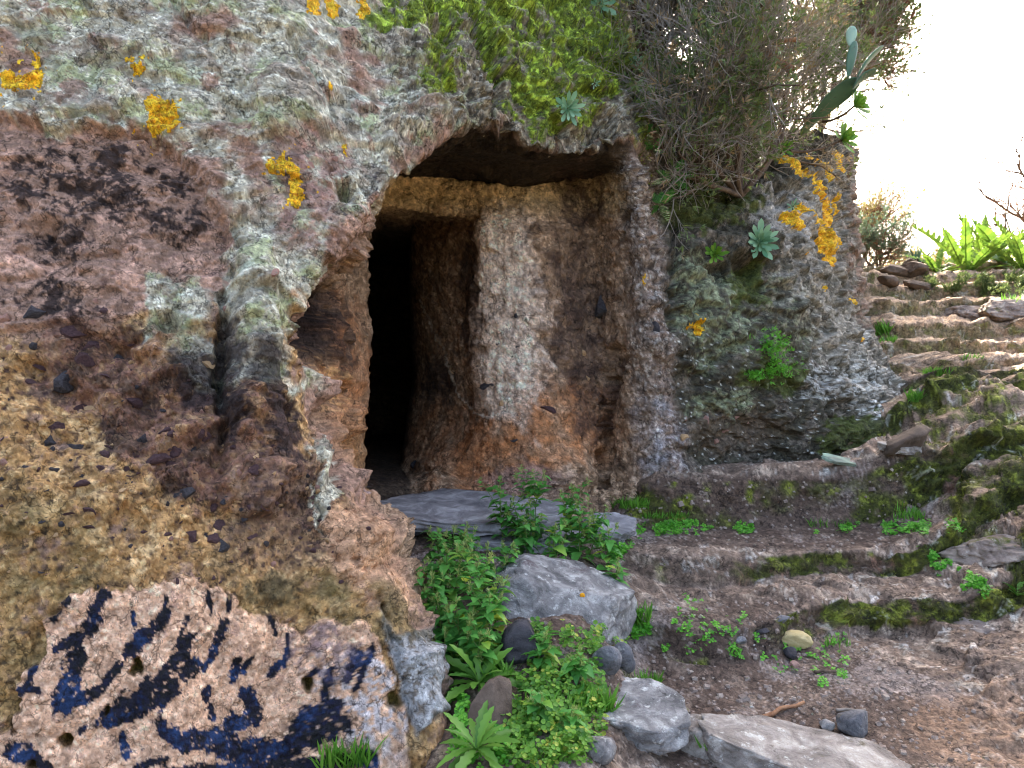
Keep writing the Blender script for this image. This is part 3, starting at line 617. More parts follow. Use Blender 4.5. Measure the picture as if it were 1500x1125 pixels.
C = mix(C, cc_, crust * (1 - 0.6 * ss(10, 2, sd_crust) * sh(0.0, 0.3, f3)))
C = mix(C, L((120, 102, 48)), holes * left)
fl = mix(np.broadcast_to(L((160, 158, 154)), C.shape), L((110, 100, 88)), sh(0.0, 0.3, f3)); fl = mix(fl, L((92, 84, 60)), ss(950, 930, Vw) * 0.7)
C = mix(C, fl, flake)
C *= np.clip(1 + 0.30 * f4 + 0.30 * f3 + 0.22 * (fb_c - 0.5) + 0.30 * (fc_c - 0.5) + 0.26 * (uc - 0.5), 0.3, 1.8)[..., None]
Lm = C.mean(-1, keepdims=True); C *= (np.clip(Lm, 0.01, 1) / 0.34) ** 0.16
C = np.clip(C, 0.012, 0.85)

M_rock = attr_rock('weathered_tuff', 110, 0.7, 0.20, 0.006)
nR, nC = U.shape
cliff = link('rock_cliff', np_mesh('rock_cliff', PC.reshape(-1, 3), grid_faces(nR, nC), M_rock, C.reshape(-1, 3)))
tag(cliff, 'lichen covered volcanic rock face with a hollowed recess and dark carved doorway', 'rock face')

# ================================================================== THE GROUND
prof = [(-80,-6),(-20,-1.2),(-5,-0.2),(0,0.0),(1.5,0.08),(2.2,0.14),(2.7,0.20),(3.38,0.32),(3.46,0.35),(3.52,0.47),(3.60,0.50),(3.90,0.525),(3.95,0.63),(4.06,0.665),(4.38,0.69),(4.42,0.76),(4.46,0.95),(4.55,0.99),(5.12,1.015),(5.17,1.13),(5.25,1.15),
 (5.72,1.19),(5.77,1.33),(5.86,1.36),(6.30,1.41),(6.35,1.56),(6.44,1.59),(6.9,1.64),(6.94,1.79),(7.02,1.82),(7.38,1.86),(7.43,2.01),(7.52,2.04),(7.88,2.08),(7.93,2.23),(8.02,2.26),(8.4,2.30),(8.44,2.45),(8.52,2.48),(9.0,2.52),(9.04,2.67),(9.14,2.70),
 (9.8,2.75),(9.84,2.88),(9.95,2.9),(10.7,2.95),(11.5,3.0),(14,3.0),(20,2.8),(40,1.0),(100,-6),(300,-40)]
prof = np.array(prof)
tt = [0]
sub = []
for (y0, z0), (y1, z1) in zip(prof[:-1], prof[1:]):
    ym = max(2.0, 0.5 * (y0 + y1)) if y0 >= 0 else 30
    Ls = math.hypot(y1 - y0, z1 - z0)
    vis = Ls if abs(z1 - z0) > 0.07 and y0 > 2 and y0 < 10 else max(abs(y1 - y0) * 1.5 / ym * 1.6, 0.3 * Ls)
    n = int(np.clip(vis / ym * 420, 3, 110))
    if y1 <= 0 or y0 >= 14: n = 8
    if 0 <= y0 < 1.5: n = 20
    for k in range(n): sub.append((y0 + (y1 - y0) * k / n, z0 + (z1 - z0) * k / n))
sub.append(tuple(prof[-1])); sub = np.array(sub)
YP, ZP = sub[:, 0], sub[:, 1]
ac = np.linspace(0, 1, 460)
acs = np.concatenate([-np.geomspace(60, 0.03, 26), ac, 1 + np.geomspace(0.03, 60, 30)])
YY = np.broadcast_to(YP[:, None], (len(YP), len(acs))).astype(np.float32)
xl = -0.85 + 0 * YP; xr = 0.78 * np.clip(YP, 1.5, 14) + 0.5
xl2 = np.where(YP > 6.0, np.minimum(0.25 * YP, 2.6) * ss(5.5, 7.0, YP) - 0.85 * (1 - ss(5.5, 7.0, YP)), xl)
XX = (xl2[:, None] + (xr - xl2)[:, None] * acs[None, :]).astype(np.float32)
ZZ = np.broadcast_to(ZP[:, None], XX.shape).astype(np.float32).copy()
q2 = np.stack([XX, YY, 0 * XX], -1)
near = ss(1.0, 3.0, YY) * (1 - ss(11, 14, YY))
warp = (0.55 * fbc(q2 * np.array((0.75, 0.30, 1), np.float32), 2, 61) + 0.05 * fbc(q2 * np.array((2.6, 0.6, 1), np.float32), 2, 62)) * near
warp += near * 0.10 * (XX - 1.8) * ss(5.0, 8.0, YY)                       # the flight swings towards the left as it climbs
warp *= 1 - 0.65 * ss(3.7, 4.2, YY) * (1 - ss(4.9, 5.5, YY))
warp += near * ss(5.2, 6.0, YY) * 0.16 * fbc(q2 * np.array((1.3, 1.1, 1), np.float32), 2, 80)
YG = YY - warp
# mound of rubble and soil up to the threshold
mz = np.interp(YG, [-80, 0, 1.4, 2.0, 2.4, 2.9, 3.4, 3.9, 4.25, 4.7, 6.0, 9, 300], [-6, 0, .12, .28, .40, .56, .64, .70, .80, .88, .9, 1.0, -40]).astype(np.float32)
xb = 0.36 + 0.10 * (YG - 2.5) + 0.10 * pnoise(q2 * 2.0, 63)
wm = (1 - ss(-0.22, 0.22, XX - xb)) * (1 - ss(4.1, 4.5, YG))
ZG = ZZ * (1 - wm) + mz * wm
# terrace under the recess wall drops off towards the door side
wl = (1 - ss(0.55, 0.9, XX)) * ss(4.0, 4.4, YG) * (1 - ss(5.2, 5.6, YG))
ZG = ZG * (1 - wl) + np.minimum(ZG, 0.72) * wl
ZG -= 0.35 * ss(-0.15, -0.45, XX) * (1 - ss(2.6, 3.0, YG)) * ss(0.5, 1.5, YG)
# bank on the right
bk = ss(1.75, 2.75, XX - 0.33 * np.maximum(YG - 4.5, 0)) * near * (1 - 0.8 * ss(5.2, 7.0, YG))
lumps = fbc(q2 * np.array((1.5, 1.9, 1), np.float32), 3, 64)
ZG = ZG + bk * (0.20 + 0.34 * np.clip(lumps, -0.4, 1) + 0.08 * ss(3.0, 4.0, YG))
bk2 = ss(0.9, 1.5, XX) * (1 - ss(3.2, 3.8, YG)) * near
ZG += 0.06 * bk2
# under and behind the cliff the ground stays below the chamber floor
behind = (1 - ss(0.40, 0.44, XX / np.maximum(YG, 1))) * ss(4.9, 5.1, YG) * (1 - ss(14, 18, YG))
ZG = ZG * (1 - behind) + np.minimum(ZG, 0.70) * behind
P1 = np.stack([XX, YG, ZG], -1).astype(np.float32)
N1 = grid_normals(P1); N1 = np.where(N1[..., 2:3] < 0, -N1, N1)
def blur0(A, k):
    c = np.cumsum(np.concatenate([np.repeat(A[:1], k + 1, 0), A, np.repeat(A[-1:], k, 0)], 0), 0); return (c[2 * k + 1:] - c[:-2 * k - 1]) / (2 * k + 1)
Nraw = N1
N1 = blur0(blur0(N1, 7), 7); N1 = N1 / np.linalg.norm(N1, axis=-1, keepdims=True)
g1 = fbc(P1 * 1.9, 3, 65); g2 = fbc(P1 * 6.0, 3, 66); g3 = fbm(P1 * 20.0, 3, 67); g4 = fbm(P1 * 60.0, 2, 68)
gr3 = fbc(P1 * np.array((7.0, 4.5, 9), np.float32), 4, 69, ridged=True)
h1, h2, hcid = worley(P1 * 24.0 + 0.3 * g3[..., None], 7)
steep = 1 - ss(0.55, 0.88, 0.5 * Nraw[..., 2] + 0.5 * N1[..., 2])
dirt = ss(0.35, 0.62, np.maximum.reduce([1 - np.hypot((XX - 0.95) / 1.0, (YG - 2.98) / 0.65), (1 - np.abs((YG - 4.22) / 0.32)) * ss(2.6, 1.9, XX), 0.9 * (1 - np.hypot((XX - 2.9) / 0.9, (YG - 5.75) / 0.5))]) + 0.35 * g2 + 0.25)
dirt = np.maximum(dirt, wm)
rockness = (1 - dirt) * near
D1 = near * (0.040 * g1 + 0.022 * g2 + 0.006 * g3 + 0.003 * g4)
fg_h, fg_c, fg_e = facets(P1 * np.array((5.0, 5.0, 8.0), np.float32) + 0.25 * g3[..., None], 21)
fh_h, fh_c, fh_e = facets(P1 * np.array((15.0, 15.0, 22.0), np.float32) + 0.25 * g4[..., None], 22)
D1 += rockness * (0.060 * fg_h + 0.016 * fh_h) + steep * near * (0.05 * fg_h + 0.014 * fh_h)
D1 += rockness * (0.034 * (gr3 - 0.25) + 0.022 * g2 + 0.006 * g3 + 0.020 * (0.45 - coarse(lambda x: worley(x, 8)[0], P1 * 8.0)) + 0.002 * g4)
st2 = fbc(P1 * np.array((2.0, 2.0, 14.0), np.float32), 3, 70)
D1 += rockness * 0.035 * ss(-0.03, 0.03, st2)
D1 *= np.where(YG < 5.0, 0.62, 0.60) + 0.25 * bk
D1 += steep * near * (0.035 * g2 + 0.010 * g3 - 0.03 * ss(0, 0.4, g1))
D1 += dirt * near * (0.010 * np.maximum(0, 0.42 - h1) * (hcid > 0.45) * 2.0 + 0.003 * g4)
PG = P1 + N1.astype(np.float32) * D1[..., None]
NG = grid_normals(PG); NG = np.where(NG[..., 2:3] < 0, -NG, NG)
# pigments
k1 = fbc(PG * 3.0, 4, 71); k2 = fbm(PG * 11.0, 4, 72); k3 = fbm(PG * 36.0, 3, 73, gain=0.65); k4 = fbm(PG * 90.0, 2, 74)
e1, e2, ec = worley(PG * 55.0, 9)
def sg(a, b, x):
    m_ = 0.5 * (a + b); h_ = abs(b - a) * 0.22; return ss(m_ - h_, m_ + h_, x + 0.3 * k4)
CG = np.empty(PG.shape, np.float32); CG[:] = lin((146, 126, 110))
CG = mix(CG, lin((184, 166, 148)), sg(0.0, 0.35, k2)); CG = mix(CG, lin((104, 88, 80)), sg(0.0, 0.4, k3 + 0.4 * k1) * 0.8)
CG = mix(CG, lin((198, 192, 184)), sg(0.18, 0.36, fbc(PG * 13, 4, 75)) * 0.7)
CG = mix(CG, lin((92, 72, 56)), steep * 0.6); CG = mix(CG, lin((158, 116, 96)), sg(0.1, 0.4, fbc(PG * 4, 3, 76)) * steep * 0.7)
# upper flight: dry, warm, pale
up = ss(5.4, 6.6, YG)
CG = mix(CG, mix(np.broadcast_to(lin((196, 168, 138)), CG.shape), lin((140, 118, 100)), sg(-0.1, 0.35, k2)), up * 0.75)
dc = mix(np.broadcast_to(lin((112, 94, 82)), CG.shape), lin((138, 120, 106)), sg(-0.1, 0.3, k2)); dc = mix(dc, lin((80, 64, 56)), sg(0.0, 0.4, k3) * 0.7)
dc = mix(dc, lin((166, 154, 148)), sg(0.1, 0.3, k1) * 0.5); dc = mix(dc, lin((188, 178, 170)), (ec > 0.86) * ss(0.36, 0.24, e1) * 0.6)
CG = mix(CG, dc, dirt * near)
# tan rock at the lower right
tn = ss(0.4, 0.6, 1 - np.hypot((XX - 1.75) / 0.75, (YG - 2.75) / 0.5) + 0.25 * k2)
CG = mix(CG, mix(np.broadcast_to(lin((158, 126, 100)), CG.shape), lin((122, 98, 80)), sg(0.0, 0.35, k3)), tn * 0.55)
# moss: loves the risers and the bank
mo = steep * 1.05 + 0.75 * bk * (1 - up * 0.35) + 0.15
ms = ss(0.52, 0.78, mo * (0.70 + 0.9 * k1 + 0.7 * k2) + 0.1 * k3) * near
ms *= ss(-0.25, 0.1, fbc(PG * np.array((1.6, 1.6, 3.0), np.float32), 3, 81) + 0.25 * k2 + 0.3 * bk)
ms *= 1 - 0.55 * ss(5.2, 6.4, YG) * (1 - 0.6 * bk)
ms *= (1 - 0.8 * dirt * (1 - steep)) * (1 - 0.9 * tn)
mcol = mix(np.broadcast_to(lin((84, 92, 28)), CG.shape), lin((136, 146, 48)), sg(0.0, 0.4, k2)); mcol = mix(mcol, lin((48, 46, 24)), sg(0, 0.4, k3) * 0.8)
CG = mix(CG, mcol, ms * 0.92)
lw = sg(0.22, 0.34, fbc(PG * 9, 3, 77)) * rockness * (0.6 + 0.4 * bk)
CG = mix(CG, lin((196, 198, 188)), lw * 0.55)
far = ss(11, 16, YY) + (1 - ss(0.0, 1.5, YY)); CG = mix(CG, lin((110, 100, 70)), np.clip(far, 0, 1))
CG *= np.clip(1 + 0.30 * k4 + 0.3 * k3 + 0.3 * (fh_c - 0.5) * (1 - dirt) + 0.25 * (ec - 0.5), 0.3, 2)[..., None]
Lm = CG.mean(-1, keepdims=True); CG *= (np.clip(Lm, 0.01, 1) / 0.32) ** 0.20
CG = np.clip(CG * np.where(YG < 5.4, 0.86, 0.92)[..., None] * np.array((1.03, 1.0, 0.95), np.float32), 0.012, 0.85)
M_ground = attr_rock('worn_rock_and_soil', 110, 0.7, 0.22, 0.006)
print('ground grid', PG.shape)
ground = link('ground', np_mesh('ground', PG.reshape(-1, 3), grid_faces(*PG.shape[:2])[:, ::-1], M_ground, CG.reshape(-1, 3)))
tag(ground, kind='structure')

# ------------------------------------------------------------------ where things touch the surfaces
def dec_bvh(P, s):
    Q = P[::s, ::s]; a = Q.reshape(-1, 3)
    return BVHTree.FromPolygons(a.tolist(), grid_faces(*Q.shape[:2]).tolist())
BV_C = dec_bvh(PC, 3); BV_G = dec_bvh(PG, 3)
CAMP = Vector((0, 0, EYE))
def hit(px, py, which='cg'):
    d = (pt(px, py, 1.0) - CAMP).normalized(); best = None
    for key, bv in (('c', BV_C), ('g', BV_G)):
        if key in which:
            r = bv.ray_cast(CAMP, d)
            if r[0] is not None and (best is None or r[3] < best[2]): best = (r[0], r[1], r[3])
    if best is None: return pt(px, py, 5.0), Vector((0, -1, 0))
    n = best[1]
    if n.dot(d) > 0: n = -n
    return best[0], n
def ground_z(x, y):
    r = BV_G.ray_cast(Vector((x, y, 6)), Vector((0, 0, -1)))
    return r[0].z if r[0] is not None else 0.0

# ================================================================== STONES
rng = np.random.RandomState(11)
def ico(sub):
    import bmesh
    bm = bmesh.new(); bmesh.ops.create_icosphere(bm, subdivisions=sub, radius=1.0)
    v = np.array([x.co[:] for x in bm.verts], np.float32); f = np.array([[w.index for w in x.verts] for x in bm.faces], np.int32); bm.free()
    return v, f
ICO = {k: ico(k) for k in (2, 3, 4, 5)}
def rock_verts(seed, dims, sub=3, cuts=12, rough=0.05, depth=(0.48, 0.8), tops=(), planes=None, slab=False):
    r = np.random.RandomState(seed); v, f = ICO[sub]; v = v.copy()
    pl = [r.normal(size=3) for _ in range(cuts)] + [np.array(t, float) for t in tops]
    if planes: pl = [(np.array(a, float), h) for a, h in planes] + pl
    if slab:      # flat topped, broken outline
        pl = [(np.array((r.normal(0, .06), r.normal(0, .06), 1.0)), 0.38), (np.array((r.normal(0, .15), -0.15, 1.0)), 0.42), (np.array((0, 0, -1.0)), 0.5)]
        pl += [(np.array((math.cos(a), math.sin(a), r.normal(0, .18))), r.uniform(.62, .9)) for a in np.arange(9) * 0.698 + r.uniform(-.25, .25, 9)]
    else: pl = [x if isinstance(x, tuple) else (x, r.uniform(*depth)) for x in pl]
    for n, h in pl:
        n = n / np.linalg.norm(n)
        s = v @ n.astype(np.float32); over = s > h
        v[over] -= np.outer(s[over] - h, n) * 0.97
    n = v / np.linalg.norm(v, axis=1, keepdims=True)
    q = v + seed * 1.37
    v = v + n * (rough * fbm(q * 2.6, 4, 3)[:, None] + rough * 0.55 * fbm(q * 8.0, 3, 4)[:, None])
    if sub >= 4:
        h, _, _ = facets(q * 4.0, 31); h2, _, _ = facets(q * 11.0, 32); v += n * (0.07 * h + 0.025 * h2)[:, None]
    return v * (np.array(dims, np.float32) / 2), f
def rock(name, seed, loc, dims, mat, rot=(0, 0, 0), sub=3, cuts=12, rough=0.05, parent=None, **kw):
    v, f = rock_verts(seed, dims, sub, cuts, rough, **kw)
    o = link(name, np_mesh(name, v, f, mat), parent); o.location = loc; o.rotation_euler = rot
    return o

M_grey = stone_mat('grey_lichened_basalt', (86, 84, 82), (184, 180, 173), (134, 130, 126), 11, [(22, 0.56, (208, 206, 198)), (7, 0.58, (104, 90, 90)), (30, 0.6, (70, 66, 62))], 1.0)
M_slab = stone_mat('blue_grey_slab', (104, 102, 103), (186, 183, 181), (142, 138, 137), 8, [(9, 0.62, (172, 164, 158)), (24, 0.64, (74, 72, 78))])
M_pale = stone_mat('pale_lichened_slab', (104, 96, 88), (190, 182, 170), (148, 138, 128), 9, [(18, 0.57, (206, 204, 194)), (8, 0.58, (104, 96, 78)), (30, 0.6, (78, 70, 60))], 1.0)
M_dark = stone_mat('dark_basalt', (40, 38, 40), (84, 80, 82), None, 12)
M_blue = stone_mat('blue_grey_cobble', (76, 77, 81), (142, 140, 140), None, 14, [(22, 0.58, (168, 166, 160)), (9, 0.6, (96, 88, 76))], 1.0)
M_purp = stone_mat('purple_scoria', (58, 42, 44), (98, 74, 74), None, 14)
M_tan = stone_mat('tan_tuff_clast', (168, 132, 92), (206, 174, 132), None, 14)
M_pink = stone_mat('pinkish_clast', (146, 108, 96), (182, 146, 130), None, 14)
M_brn = stone_mat('brown_slab', (74, 62, 52), (116, 100, 86), None, 10, [(7, 0.62, (84, 86, 48))])
M_ylw = stone_mat('yellow_cobble', (168, 146, 92), (206, 188, 142), None, 9)
M_clast = [M_dark, M_purp, M_tan, M_pink]

# clasts set in the face of the rock: children of the cliff
CL = [  # px, py, w, h, material
 (100,490,50,30,1),(112,655,31,28,0),(95,562,32,29,0),(255,727,40,19,0),(312,785,42,20,1),(327,797,24,20,0),(36,684,18,11,0),(78,684,15,15,0),(146,689,18,14,1),(120,708,26,11,1),(155,551,15,11,1),(150,452,18,16,1),
 (75,658,11,10,0),(57,686,10,9,1),(210,780,22,11,1),(246,786,16,11,1),(91,767,12,10,0),(66,760,12,9,0),(190,801,9,8,0),(144,858,11,10,0),(388,795,11,10,0),(440,789,11,8,1),(195,596,22,14,0),(232,672,36,16,1),(12,511,14,12,3),(8,463,20,18,3),
 (46,455,40,22,0),(137,438,16,13,3),(11,641,22,15,3),(8,676,13,11,3),(155,666,20,12,1),(330,452,12,10,3),(300,640,24,14,1),(210,640,18,16,0),(260,660,34,20,1),(40,560,20,12,1),(20,600,24,12,2),(60,620,14,10,2),(180,720,12,9,2),
 (350,690,10,9,3),(372,700,8,8,3),(365,685,9,7,3),(403,693,9,9,2),(350,735,16,10,2),(398,775,12,9,2),(410,740,12,8,2),(130,600,20,12,2),
 (880,447,46,33,0),(708,567,34,19,0),(752,643,12,9,0),(750,523,9,9,0),(757,462,8,8,0),(758,508,7,7,0),(960,482,15,25,0),(607,679,30,15,0),(773,560,10,8,2),(735,590,16,12,2),(660,542,9,16,2),(806,600,24,10,1),(862,555,10,12,2),(855,520,9,14,2),(770,690,14,12,3),
 (678,697,12,9,2),(728,505,8,7,1),(462,640,15,12,2),(1006,612,10,9,3),(1034,614,11,14,3),(1003,643,14,14,2),(1078,612,16,14,3),(1060,632,20,9,3),(1095,620,10,8,3),(1050,645,12,8,3),
 (618,805,15,22,1),(606,770,8,8,1),(598,820,12,10,1),(540,775,9,7,1),(560,762,8,6,1),(590,760,10,7,1),(480,790,9,8,2),(452,760,14,10,2),(455,800,10,9,2),(400,400,14,10,3),(490,232,16,14,3),(450,238,30,22,3),(425,222,14,12,3)]
rr = np.random.RandomState(5)
for _ in range(34):
    px, py = rr.uniform(40, 440), rr.uniform(480, 790)
    if abs(px - 60 - (py - 480) * 0.75) < 170: s_ = rr.uniform(12, 26); CL.append((px, py, s_ * rr.uniform(1, 1.5), s_ * rr.uniform(.6, .9), int(rr.choice([0, 1, 1, 1]))))
while len(CL) < 250:
    px, py = rr.uniform(-20, 500), rr.uniform(530, 860)
    if px > 330 and py < 640: continue
    s = rr.uniform(4.5, 9.5) * (1 if rr.rand() > 0.12 else 1.5)
    CL.append((px, py, s * rr.uniform(0.9, 1.5), s * rr.uniform(0.7, 1.0), int(rr.choice([0, 1, 1, 2, 2, 3], p=[.22, .2, .2, .14, .14, .1]))))
clast_mesh = {}
for k in range(7):
    for m in range(4):
        v, f = rock_verts(100 + k * 3 + m, (1, 1, 1), 2, 9, 0.04, depth=(0.36, 0.66))
        clast_mesh[(k, m)] = np_mesh('stone', v, f, M_clast[m], smooth=False)
for i, (px, py, w, h, m) in enumerate(CL):
    p, n = hit(px, py, 'c'); d = p.y
    o = link('stone', clast_mesh[(i % 7, m)], cliff)
    q = n.to_track_quat('Y', 'Z')
    o.rotation_euler = (q.to_matrix() @ Matrix.Rotation(rr.uniform(-0.5, 0.5), 3, 'Y')).to_euler()
    sw, sh = w * d / F, h * d / F
    dp = 0.55 * min(sw, sh) + 0.012
    o.scale = (sw * 1.4, dp * 2.2, sh * 1.4)
    o.location = p - n * dp * 0.52

# ---- lichen crusts growing on the rock (thin raised skins that follow the face)
def skin(name, mask, base, nrm, mat, lift, col, parent, rough=0.3):
    ok = mask > 0.02
    fm = ok[:-1, :-1] & ok[1:, :-1] & ok[1:, 1:] & ok[:-1, 1:]
    if fm.sum() < 3: return None
    idx = np.arange(mask.size).reshape(mask.shape)
    # keep each connected crust apart
    cells = {tuple(c) for c in np.argwhere(fm)}; comps = []
    while cells:
        st_ = [cells.pop()]; comp = []
        while st_:
            c = st_.pop(); comp.append(c)
            for dd_ in ((1, 0), (-1, 0), (0, 1), (0, -1)):
                e = (c[0] + dd_[0], c[1] + dd_[1])
                if e in cells: cells.remove(e); st_.append(e)
        if len(comp) >= 8: comps.append(np.array(comp))
    for comp in comps:
        i_, j_ = comp[:, 0], comp[:, 1]
        _skin(name, np.stack([idx[i_, j_], idx[i_ + 1, j_], idx[i_ + 1, j_ + 1], idx[i_, j_ + 1]], -1), mask, base, nrm, mat, lift, col, parent, rough)
def _skin(name, Fq, mask, base, nrm, mat, lift, col, parent, rough):
    us, inv = np.unique(Fq, return_inverse=True)
    b = base.reshape(-1, 3)[us]; n = nrm.reshape(-1, 3)[us]; m = mask.reshape(-1)[us]
    h = lift * (ss(0.0, 0.35, m) * (1 + rough * fbm(b * 120, 2, 5)) - 0.25)
    me = np_mesh(name, b + n * h[:, None], inv.reshape(-1, 4), mat, col.reshape(-1, 3)[us])
    return link(name, me, parent)
M_lich = attr_rock('lichen_crust', 240, 0.8, 0.25, 0.002, 0.85)
lcol = mix(np.broadcast_to(lin((232, 178, 30)), C.shape), lin((240, 208, 60)), ss(-0.2, 0.3, f3)); lcol = mix(lcol, lin((214, 140, 22)), ss(-0.05, 0.3, f4)) * np.clip(1 + 0.6 * (uc - 0.5), .5, 1.5)[..., None]
LP = [[(22,127),(20,132),(42,136),(60,131)], [(60,104),(63,110)], [(60,96),(63,98)], [(228,165),(240,178),(233,192),(250,176)], [(246,198),(262,196)], [(416,250),(430,262),(434,285),(432,303)], [(398,258),(412,262)], [(452,0),(458,22)], [(480,2),(486,18)], [(526,0),(530,24)],
      [(8,3),(34,6)], [(190,103),(196,106)], [(202,117),(212,115)], [(213,105),(215,106)], [(505,218),(507,226)], [(4,91),(6,92)], [(481,141),(482,147)],
      [(1136,238),(1150,258),(1162,262)], [(1150,246),(1176,262),(1195,278)], [(1176,268),(1192,292)], [(1150,318),(1162,333)], [(1166,308),(1186,326),(1212,340)], [(1195,330),(1206,352),(1219,380)], [(1208,300),(1218,326)], [(1204,338),(1218,352)], [(1206,246),(1212,262)], [(1180,236),(1200,248)], [(1226,288),(1230,310)],
      [(1180,356),(1184,368)], [(1020,476),(1024,488)], [(1009,477),(1011,479)], [(941,402),(942,414)], [(1316,503),(1324,507)], [(1336,526),(1339,530)], [(1246,438),(1249,444)], [(1211,420),(1213,422)], [(1256,496),(1260,499)], [(1222,225),(1232,250)]]
LW = [13, 7, 5, 14, 6, 10, 7, 10, 9, 8, 8, 6, 6, 4, 5, 4, 4, 7, 8, 8, 8, 8, 10, 8, 9, 6, 7, 6, 5, 7, 4, 4, 6, 4, 4, 3.5, 4, 6]
for a, w in zip(LP, LW):
    dd = segdist(U + 0.25 * (Uw - U) + 7 * f4 + 4 * f3, V + 0.25 * (Vw - V) + 4 * f3 - 7 * f4, a, 40)
    mk = np.clip(1 - dd / (w * 1.15), 0, 1) * (1 - inside)
    skin('lichen_patch', mk, PC, NCl, M_lich, 0.0028, lcol, cliff)

halo = np.zeros_like(U)
for a, w in zip(LP, LW): halo = np.maximum(halo, ss(w * 3.2, w * 0.9, segdist(Uw, Vw, a, 70)))
spk = np.where((uc > 0.80) & (halo > 0.02), np.clip(1.5 * (0.50 - u1) * (0.35 + halo), 0, 1), 0) * (1 - inside)
ok_ = spk > 0.05; fm_ = ok_[:-1, :-1] & ok_[1:, :-1] & ok_[1:, 1:] & ok_[:-1, 1:]; ix = np.argwhere(fm_); idx_ = np.arange(U.size).reshape(U.shape)
_sp = _skin('lichen_specks', np.stack([idx_[ix[:, 0], ix[:, 1]], idx_[ix[:, 0] + 1, ix[:, 1]], idx_[ix[:, 0] + 1, ix[:, 1] + 1], idx_[ix[:, 0], ix[:, 1] + 1]], -1), spk * 3, PC, NCl, M_lich, 0.002, lcol, cliff, 0.3)
_sp['kind'] = 'stuff'

# ---- stones lying about (each a thing)
GS = 'loose stones beside the path'
def thing_rock(name, label, cat, seed, px, py, d, dims, mat, rot=(0, 0, 0), group=None, **kw):
    p = pt(px, py, d)
    if d < 3.7 or d > 4.7:         # lies on the ground: take the spot the ground has there
        p = hit(px, py + 0.12 * dims[2] * F / d, 'g')[0]; p = p + Vector((0, 0.25 * dims[1], 0)); p.z = ground_z(p.x, p.y) + dims[2] * (0.16 if dims[2] > 0.15 else 0.28)
        if dims[2] > 0.3: p = pt(px, py, d)
    o = rock(name, seed, p, dims, mat, rot, **kw); tag(o, label, cat, group); return o
R = math.radians
big = thing_rock('boulder', 'big angular grey boulder spotted with orange lichen among the green weeds', 'boulder', 41, 818, 893, 3.18, (0.76, 0.58, 0.40), M_grey, (R(24), R(8), R(10)), sub=5, cuts=4, rough=0.03, depth=(0.7, 0.85), planes=[((0.05, -0.62, 0.78), 0.46), ((-0.95, -0.2, 0.25), 0.66), ((0.75, -0.5, 0.2), 0.62), ((0.2, 0.3, 1), 0.55), ((0.1, -0.9, -0.4), 0.55), ((-0.5, -0.6, 0.6), 0.6)])
for (px, py) in ((853, 872), (767, 917)):
    d0 = (pt(px, py, 1) - CAMP).normalized()
    bvx = BVHTree.FromPolygons([(big.matrix_basis @ v.co)[:] for v in big.data.vertices], [p.vertices[:] for p in big.data.polygons])
    h = bvx.ray_cast(CAMP, d0)
    if h[0] is not None:
        v, f = rock_verts(77, (0.026, 0.010, 0.022), 2, 3, 0.2)
        m_ = bpy.data.materials.get('orange_lichen') or stone_mat('orange_lichen', (220, 140, 20), (236, 176, 40), None, 60)
        o = link('lichen_patch', np_mesh('lichen_patch', v, f, m_), big)
        Mw = Matrix.Translation(h[0]) @ h[1].to_track_quat('Y', 'Z').to_matrix().to_4x4()
        o.matrix_local = big.matrix_basis.inverted() @ Mw
thing_rock('stone', 'dark rounded stone wedged under the big grey boulder', 'stone', 42, 768, 968, 3.0, (0.17, 0.2, 0.2), M_dark, (0.2, 0.3, 0.4), sub=4, cuts=6)
thing_rock('stone', 'small pointed grey stone leaning right below the big boulder', 'stone', 43, 888, 986, 2.98, (0.115, 0.08, 0.14), M_blue, (0.35, 0.35, 0.2), sub=3, cuts=7)
thing_rock('stone', 'smooth oval blue grey cobble beside the pointed grey stone', 'stone', 44, 915, 976, 3.0, (0.09, 0.06, 0.14), M_blue, (0.3, -0.25, -0.2), sub=3, cuts=3, depth=(0.8, 0.95))
thing_rock('stone_slab', 'dark brown slab standing between the two leafy rosettes', 'stone', 45, 722, 1075, 2.42, (0.18, 0.13, 0.34), M_brn, (R(-28), R(14), 0.1), sub=4, cuts=6)
thing_rock('threshold_slab', 'wide blue grey stone slab laid as threshold of the doorway', 'stone slab', 46, 680, 746, 4.16, (1.3, 0.85, 0.14), M_slab, (R(6), R(1.5), R(-4)), sub=5, slab=True, rough=0.04)
thing_rock('threshold_slab', 'narrower grey slab below the threshold, half hidden by tall weeds', 'stone slab', 47, 775, 790, 3.92, (0.75, 0.45, 0.20), M_slab, (R(10), R(3), R(6)), sub=5, slab=True, rough=0.04)
thing_rock('stone_slab', 'flat grey slab at the grass strip right of the tall weeds', 'stone slab', 48, 893, 770, 4.05, (0.36, 0.32, 0.14), M_slab, (R(12), R(4), R(-10)), sub=5, slab=True, rough=0.04)
thing_rock('stone', 'fist sized grey stone in front of the flat slab by the grass', 'stone', 49, 905, 795, 3.95, (0.085, 0.07, 0.06), M_grey, sub=3)
thing_rock('stone', 'dark blue stone tucked under the left end of the threshold', 'stone', 50, 603, 776, 3.92, (0.20, 0.12, 0.09), M_dark, (0.1, 0.1, 0.2), sub=4, cuts=6)
thing_rock('stone', 'small tan stone resting on the left end of the threshold', 'stone', 51, 594, 762, 3.83, (0.075, 0.05, 0.045), M_tan, sub=3)
thing_rock('stone_slab', 'long pale slab with lichen at the very foot of the path', 'stone slab', 52, 1200, 1152, 2.6, (0.78, 0.45, 0.20), M_pale, (R(5), R(7), R(-12)), sub=5, slab=True, rough=0.04)
